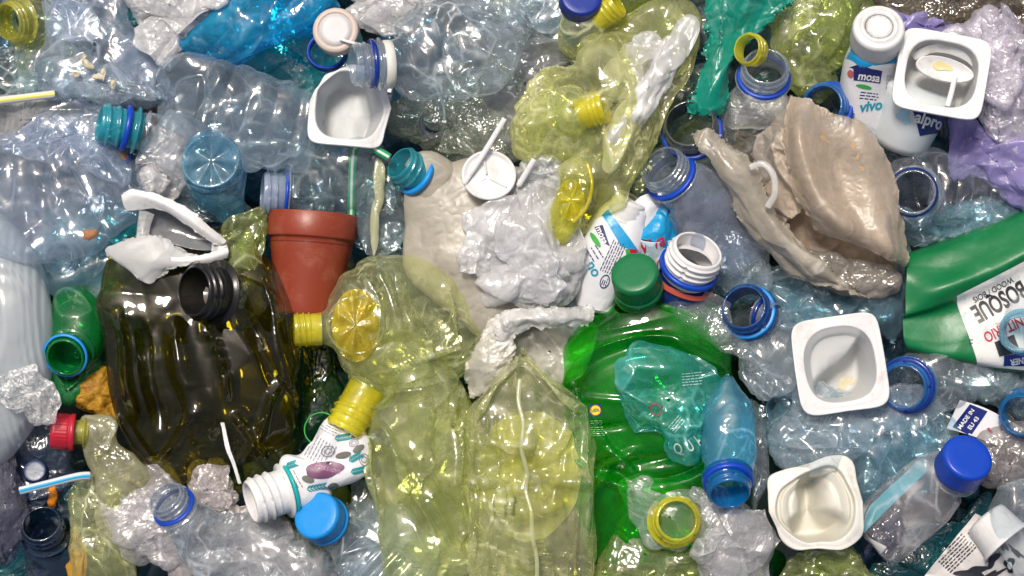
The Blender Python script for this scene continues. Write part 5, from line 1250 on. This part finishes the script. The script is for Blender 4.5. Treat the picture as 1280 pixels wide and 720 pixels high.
bottle('plastic_bottle', 'pale blue-rimmed bottle mouth in front of the green jug, right edge', (1274, 418, 92), 195, 62, 24, 24, CLEAR, [(1300, 400, 40, 34, 30), (1330, 380, 30, 40, 34)], neckmat=CYANK, threads=1.4, seed=156, amp=2)
bottle('plastic_bottle', 'clear bottle with blue mouth right of the square white pot', (1130, 484, 52), 190, 66, 30, 26, CLEARW,
       [(1160, 476, 6, 36, 32), (1190, 468, 0, 46, 36), (1235, 456, -8, 50, 34), (1290, 448, -14, 40, 28)], neckmat=BLUEK, collar=BLUEN, threads=1.4, seed=157, amp=9, size=32, wall=.11, ribs=[(.3, .95, 6, 3.5)], collar_at=(.5, .8))
bottle('plastic_bottle', 'clear bottle with blue mouth at the right edge above the blue cap', (1276, 520, 48), 190, 60, 27, 26, CLEAR, [(1300, 505, 6, 34, 30), (1330, 500, 0, 40, 34)], neckmat=BLUET, collar=None, threads=1.4, seed=158, amp=3)
bag('plastic_film', 'clear film over the right side below the green jug', [(1190, 440), (1260, 462), (1300, 470), (1300, 520), (1250, 500), (1200, 500), (1170, 470)], 14, 2, GREYC, 9, 24, 159, cat='film')
T = Thing('carton_scrap', 'white and navy carton piece with small print under the right bottles', 'carton', (1215, 525, 0))
addsheet(T, 'board', [[(1200, 500, 14), (1235, 512, 18), (1290, 540, 14)], [(1185, 536, 8), (1225, 548, 12), (1290, 575, 10)]], PAPER, 2, 26, 160, nu=50, nv=30)
bv = T.bvh()
T.decal('band', *quad2([(1212, 505), (1234, 514), (1214, 545), (1192, 534)], 14, 16), NAVYP, bv=bv, lift=.9)
T.decal('lettering', *text2('MADE IN', 5.5, 56, (1208, 524), bold=.02), INKW, bv=bv, lift=1.6)
T.decal('lettering', *text2('EU 43', 5.5, 56, (1217, 529), bold=.02), INKW, bv=bv, lift=1.6)
T.decal('print', *quad2([(1233, 536), (1236, 534), (1241, 540), (1238, 542)], 4, 4), INKR, bv=bv, lift=1.2)
# lower blue-mouthed bottle left of the white pot
bottle('plastic_bottle', 'clear bottle with bright blue mouth and screw thread, left of the square pot', (930, 384, 56), 140, 62, 30, 30, CLEARW,
       [(950, 404, 14, 30, 26), (965, 420, 6, 36, 28), (985, 450, -2, 42, 30), (990, 490, -8, 38, 26)], neckmat=film('bright_blue_neck', (.06, .30, .75), .6, (.01, .12, .42), .1, .8, 12), collar=BLUEL, threads=1.8, seed=161, amp=6, size=28)
T = Thing('plastic_bottle', 'faint blue ring bottle end just left of the square white pot', 'bottle', (965, 405, 20))
neck(T, (968, 398, 48), -20, 40, 20, 22, CLEARN, BLUEN, 1.4, True, .1); 
bag('plastic_cup', 'wrinkled clear cup lying left of the square white pot', [(926, 430), (960, 412), (996, 420), (1000, 452), (990, 490), (960, 504), (940, 490), (930, 460)], 22, 30, CLEARW, 9, 24, 162, cat='cup')
def warp_c(G):
    x, y, z = G[..., 0], G[..., 1], G[..., 2]
    d = sstep(-z, 3, 50)
    # the upper left wall is pushed in and lies like a sheet over half the mouth
    f = sstep(-.70 * x + .70 * y + 6 * np.sin((x + y) / 26), -16, 12)
    return np.stack([x + 3 * d * f, y - 3 * d * f, z * (1 - .80 * f) + 1.5 * np.sin(x / 20) - 5 * f * d * np.cos(y / 24), ], -1)
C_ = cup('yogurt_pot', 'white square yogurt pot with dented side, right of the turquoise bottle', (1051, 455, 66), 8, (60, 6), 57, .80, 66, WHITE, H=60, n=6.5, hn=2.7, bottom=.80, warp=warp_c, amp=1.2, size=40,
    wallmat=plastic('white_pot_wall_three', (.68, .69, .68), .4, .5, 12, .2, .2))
C_.decal('residue', *disc2((1068, 482), 13, 7, 35, wob=.22, seed=3), plastic('dried_yogurt', (.66, .60, .42), .5, 2, 6, .1, .5), lift=.8)
def warp_d(G):
    x, y, z = G[..., 0], G[..., 1], G[..., 2]
    d = sstep(-z, 4, 50)
    up = sstep(y + .6 * np.abs(x), -28, 14)
    side = sstep(np.abs(x + 3 - .12 * y), 1, 26)
    z2 = z * (1 - .80 * up * side * sstep(-z, 2, 30))
    x2 = x * (1 - .12 * d * up)
    z2 = z2 + 5 * np.sin(x / 24 + 1) + 4 * np.cos(y / 20)
    y2 = y + 6 * np.sin(x / 19.0) * sstep(y, 10, 50)
    k = sstep(-x - y, 50, 90); x2 = x2 + 10 * k; y2 = y2 + 4 * k
    return np.stack([x2, y2, z2], -1)
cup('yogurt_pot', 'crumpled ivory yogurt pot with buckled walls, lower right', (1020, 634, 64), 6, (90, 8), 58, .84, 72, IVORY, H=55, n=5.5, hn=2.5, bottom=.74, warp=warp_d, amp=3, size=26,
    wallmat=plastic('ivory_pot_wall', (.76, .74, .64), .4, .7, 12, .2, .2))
# crushed bottles right of centre
bottle('plastic_bottle', 'large crushed steel-blue clear bottle between the two white pots', (976, 512, 8), 170, 60, 22, 24, STEEL,
       [(1000, 530, 4, 48, 28), (1040, 545, 8, 60, 34), (1090, 560, 4, 62, 34), (1140, 560, 0, 54, 30), (1175, 545, -4, 36, 24)], neckmat=BLUEC, collar=None, seed=163, amp=13, size=30, nv=190, nu=170, oct=3, ribs=[(.25, .95, 6, 4)])
bag('plastic_film', 'clear shiny crease of film above the crumpled ivory pot', [(985, 520), (1040, 510), (1090, 530), (1085, 570), (1030, 590), (985, 580), (965, 550)], 14, 40, CLEARW, 9, 26, 164, cat='film')
bag('plastic_film', 'blue-grey crumpled film under the blue capped bottle', [(1080, 500), (1160, 500), (1200, 540), (1170, 600), (1120, 640), (1085, 640), (1070, 580)], 16, 2, STEEL, 12, 28, 165, cat='film', stretch=stretch_m(120, 2))
bag('plastic_film', 'clear violet-grey film beside the blue-mouthed bottle', [(1000, 470), (1110, 500), (1160, 520), (1130, 545), (1060, 530), (990, 520)], 10, 26, CLEARW, 8, 22, 166, cat='film')
bag('plastic_bottle', 'crushed clear bottle glinting between navy label and blue mouth', [(880, 290), (940, 290), (960, 340), (930, 370), (895, 360), (878, 330)], 16, 10, CLEARW, 10, 20, 167, cat='bottle')
# blue-capped bottle
T = Thing('plastic_bottle', 'clear bottle with royal blue cap and teal label edge, lower right', 'bottle', (1150, 640, -10))
screwcap(T, (1213, 571, 100), 72, 56, 32.5, 38, BLUEP, band=False, ribs=100)
neck(T, (1211, 584, 76), 72, 56, 26, 30, CLEARN, None, 1.5)
body(T, [(1206, 596, 54, 27, 26), (1190, 604, 46, 36, 30), (1164, 632, 38, 41, 32), (1136, 660, 32, 42, 32), (1114, 682, 28, 36, 28)], film('clear_pinkish', (.95, .94, .95), .16, (.80, .78, .80), .05, 1.1, 26, crease=.9), 6, 34, 168, nv=150, nu=140, n=2.6, fadein=.2, stretch=stretch_m(45, 2.5))
bv = T.bvh()
addsheet(T, 'label', [[(1082, 664, 22), (1120, 622, 30), (1164, 580, 36)], [(1094, 676, 26), (1132, 636, 34), (1174, 594, 40)]], plastic('teal_stripe', (.02, .36, .46), .35, .3, 9, 0, .1), 1.5, 20, 183, nu=40, nv=12, thick=1)
T.decal('label', *quad2([(1088, 690), (1094, 678), (1118, 690), (1112, 700)], 12, 10), plastic('grey_label', (.5, .5, .5), .4, 1, 9, 0, .5), bv=bv, lift=.9)
bag('plastic_film', 'navy strip of film along the blue-capped bottle', [(1080, 700), (1090, 660), (1150, 590), (1140, 620), (1100, 680)], 6, 6, film('navy_strip', (.1, .14, .34), .6, (.01, .02, .10), .1, 2, 12), 3, 18, 169, cat='film')
bag('plastic_film', 'dark teal film under the blue-capped bottle at the bottom', [(1100, 700), (1170, 690), (1230, 620), (1240, 640), (1200, 700), (1170, 740), (1090, 740)], 12, -20, TEALD, 6, 26, 170, cat='film')
# printed wrapper, cup and bottle in the corner
T = Thing('printed_wrapper', 'black and white printed wrapper in the bottom right corner', 'wrapper', (1200, 690, 0))
addsheet(T, 'sheet', [[(1222, 642, 16), (1260, 660, 20), (1310, 680, 10)], [(1190, 680, 22), (1232, 690, 34), (1310, 710, 20)], [(1150, 735, 10), (1210, 745, 22), (1310, 750, 10)]], plastic('wrapper_print', (.56, .54, .53), .4, .6, 12, 0, .9, (.06, .05, .05)), 4, 24, 171, nu=80, nv=70)
bv = T.bvh()
T.decal('small_print', *lines2((1196, 692), 46, 22, 48, 7, 4, 1.6), INKK, bv=bv, lift=1.0)
T.decal('small_print', *lines2((1222, 662), 24, 10, 48, 4, 5, 1.4), INKK, bv=bv, lift=1.0)
for c, rx, ry, a in (((1216, 716), 18, 8, 10), ((1262, 706), 6, 10, 10), ((1240, 700), 5, 12, -30), ((1270, 690), 12, 3, -40), ((1236, 722), 22, 4, 30), ((1252, 680), 4, 10, 40)):
    T.decal('print', *disc2(c, rx, ry, a, wob=.25, seed=rx), INKK, bv=bv, lift=1.2)
T.decal('print', *disc2((1262, 707), 3, 5, 10), PAPER, bv=bv, lift=1.9)
T = Thing('plastic_cup', 'small white cup on its side, bottom right', 'cup', (1245, 665, 20))
T.grid('wall', lathe((1262, 680, 44), -50, 20, [(34, 0), (34, -4), (32, -5), (29, -36), (27, -40), (20, -42), (.5, -42)], 90), True, WHITE)
T.grid('rim', lathe((1262, 680, 44), -50, 20, [(32, 1), (35.5, 2), (36, 0), (34, -2)], 90), True, WHITE)
T = Thing('plastic_bottle', 'clear bottle with round shoulder at the bottom right edge', 'bottle', (1280, 640, 20))
body(T, [(1268, 612, 60, 20, 18), (1275, 640, 58, 36, 30), (1290, 670, 52, 42, 34), (1310, 700, 46, 40, 34)], CLEARW, 5, 28, 172, start='round')
bag('plastic_film', 'greyish film between blue cap and right edge', [(1225, 545), (1290, 540), (1300, 600), (1250, 612), (1225, 590)], 14, 16, film('warm_grey_clear', (.78, .76, .74), .3, (.44, .42, .42), .1, 2.6, 16), 7, 22, 173, cat='film')
# ================================================================ blue-white packs behind the green cap
T = Thing('drink_bottle', 'white printed bottle with dark text behind the green cap', 'bottle', (755, 320, 0))
body(T, [(790, 262, 26, 24, 22), (778, 280, 24, 34, 26), (764, 310, 22, 38, 28), (752, 345, 16, 34, 26), (744, 380, 8, 26, 22)], PAPER, 2.5, 30, 174, start='round')
T.grid('neck', lathe((790, 248, 36), 62, 20, [(12, 0), (21, 0), (22, -3), (21, -7), (23, -9), (22, -13), (24, -16), (23, -22), (25, -26)], 70), True, WHITE)
bv = T.bvh()
T.decal('band', *quad2([(752, 268), (760, 262), (800, 316), (776, 308)], 24, 18), SKYL, bv=bv, lift=.8)
T.decal('band', *quad2([(743, 284), (753, 281), (762, 308), (752, 302)], 14, 10), INKN, bv=bv, lift=.8)
T.decal('lettering', *text2('mosa', 8, -66, (752, 294), bold=.02), INKW, bv=bv, lift=1.4)
T.decal('leaf_print', *disc2((744, 300), 11, 3.2, -56), INKGR, bv=bv, lift=1.0)
T.decal('small_print', *lines2((744, 318), 20, 12, -58, 3, 2, 1.4), INKN, bv=bv, lift=.9)
T.decal('small_print', *lines2((766, 322), 42, 16, 66, 6, 5, 1.1), INKN, bv=bv, lift=.9)
T.decal('lettering', *text2('no', 14, -60, (742, 336), bold=.02), plastic('teal_letter_two', (.01, .30, .42), .4, .1, 9, 0, 0), bv=bv, lift=.9)
T.decal('stamp', *disc2((756, 352), 9, 6, 70, r0=.82, nr=2), INKN, bv=bv, lift=.9)
T.decal('stamp', *lines2((756, 352), 10, 5, 70, 3, 2, 1.1), INKN, bv=bv, lift=.9)
T.decal('print', *quad2([(781, 312), (786, 311), (788, 320), (783, 321)], 4, 4), INKGR, bv=bv, lift=1.6)
T.decal('print', *quad2([(786, 311), (796, 312), (796, 319), (788, 320)], 4, 4), INKR, bv=bv, lift=1.7)
T = Thing('carton', 'crumpled blue and white carton with red script behind the white mouth', 'carton', (815, 280, 0))
addsheet(T, 'panel', [[(786, 262, 30), (800, 246, 36), (818, 240, 30)], [(790, 280, 34), (808, 262, 40), (826, 252, 32)], [(797, 294, 30), (812, 288, 34), (826, 270, 30)]], PAPER, 2, 20, 175, nu=40, nv=40)
addsheet(T, 'panel', [[(826, 256, 34), (836, 264, 34), (846, 284, 22)], [(812, 278, 40), (828, 284, 44), (846, 300, 26)], [(794, 298, 34), (820, 304, 42), (844, 316, 28)]], SKYL, 4, 16, 176, nu=60, nv=60)
addsheet(T, 'panel', [[(794, 298, 34), (820, 302, 42), (846, 300, 28)], [(800, 316, 26), (822, 320, 34), (846, 322, 24)], [(806, 336, 14), (824, 338, 20), (840, 338, 14)]], plastic('pale_blue_card', (.48, .66, .74), .4, .8, 12, 0, .2), 3, 16, 177, nu=50, nv=50)
T.decal('lettering', *text2('Viva', 15, 24, (814, 306), bold=.02, shear=.3), INKR, lift=1.6)
# white neck bottle with navy label
T = Thing('drink_bottle', 'white bottle mouth with blue ring and navy-coral sleeve by the green cap', 'bottle', (855, 345, -20))
b_, d_ = neck(T, (874, 312, 74), 66, 42, 34, 44, WHITE, BLUEP, 2.8, False, .14, collar_at=(.68, .84), collar_r=1.12)
body(T, [(b_[0], -b_[1], b_[2], 34, 34), (861, 340, 36, 36, 34), (858, 352, 26, 37, 34)], WHITE, .6, 40, 178, nv=60, end='none', name='shoulder')
body(T, [(862, 338, 34, 37.5, 35), (858, 350, 24, 40, 37), (854, 366, 8, 41, 37), (852, 380, -10, 40, 36)], NAVYP, 1.0, 40, 179, nv=60, name='sleeve')
body(T, [(862, 342, 37, 39, 37), (860, 347, 32, 40.5, 38)], CORAL, .5, 40, 180, nv=20, end='none', name='band')
bag('plastic_film', 'thin clear film crossing over the green bottle shoulder', [(836, 350), (870, 372), (920, 410), (940, 440), (920, 450), (880, 420), (842, 390)], 7, 40, film('very_clear', (.95, .97, .97), .06, (.8, .85, .85), .07, 2, 16), 5, 22, 181, cat='film')
bag('plastic_bottle', 'clear grey crushed bottle under the yellow bag and navy-ringed bottle', [(800, 200), (840, 180), (850, 230), (840, 262), (812, 262), (792, 240)], 14, 8, GREYC, 7, 20, 182, cat='bottle')
# ================================================================ groups of like things
GR = {'plastic_bottle': 'plastic bottles jumbled in the heap', 'drink_bottle': 'white drink bottles with printed sleeves', 'yogurt_pot': 'white yogurt pots on the heap',
      'drinking_straw': 'striped drinking straws', 'plastic_wrap': 'crumpled white wraps', 'plastic_film': 'pieces of crumpled clear film', 'plastic_ring': 'loose plastic rings',
      'screw_cap': 'loose screw caps', 'stir_stick': 'white stir sticks', 'orange_scrap': 'small orange scraps', 'plastic_bag': 'crumpled coloured bags', 'plastic_jug': 'opaque plastic jugs'}
for o in scene.objects:
    n = o.name.split('.')[0]
    if o.parent is None and n in GR and 'category' in o and 'group' not in o: o['group'] = GR[n]
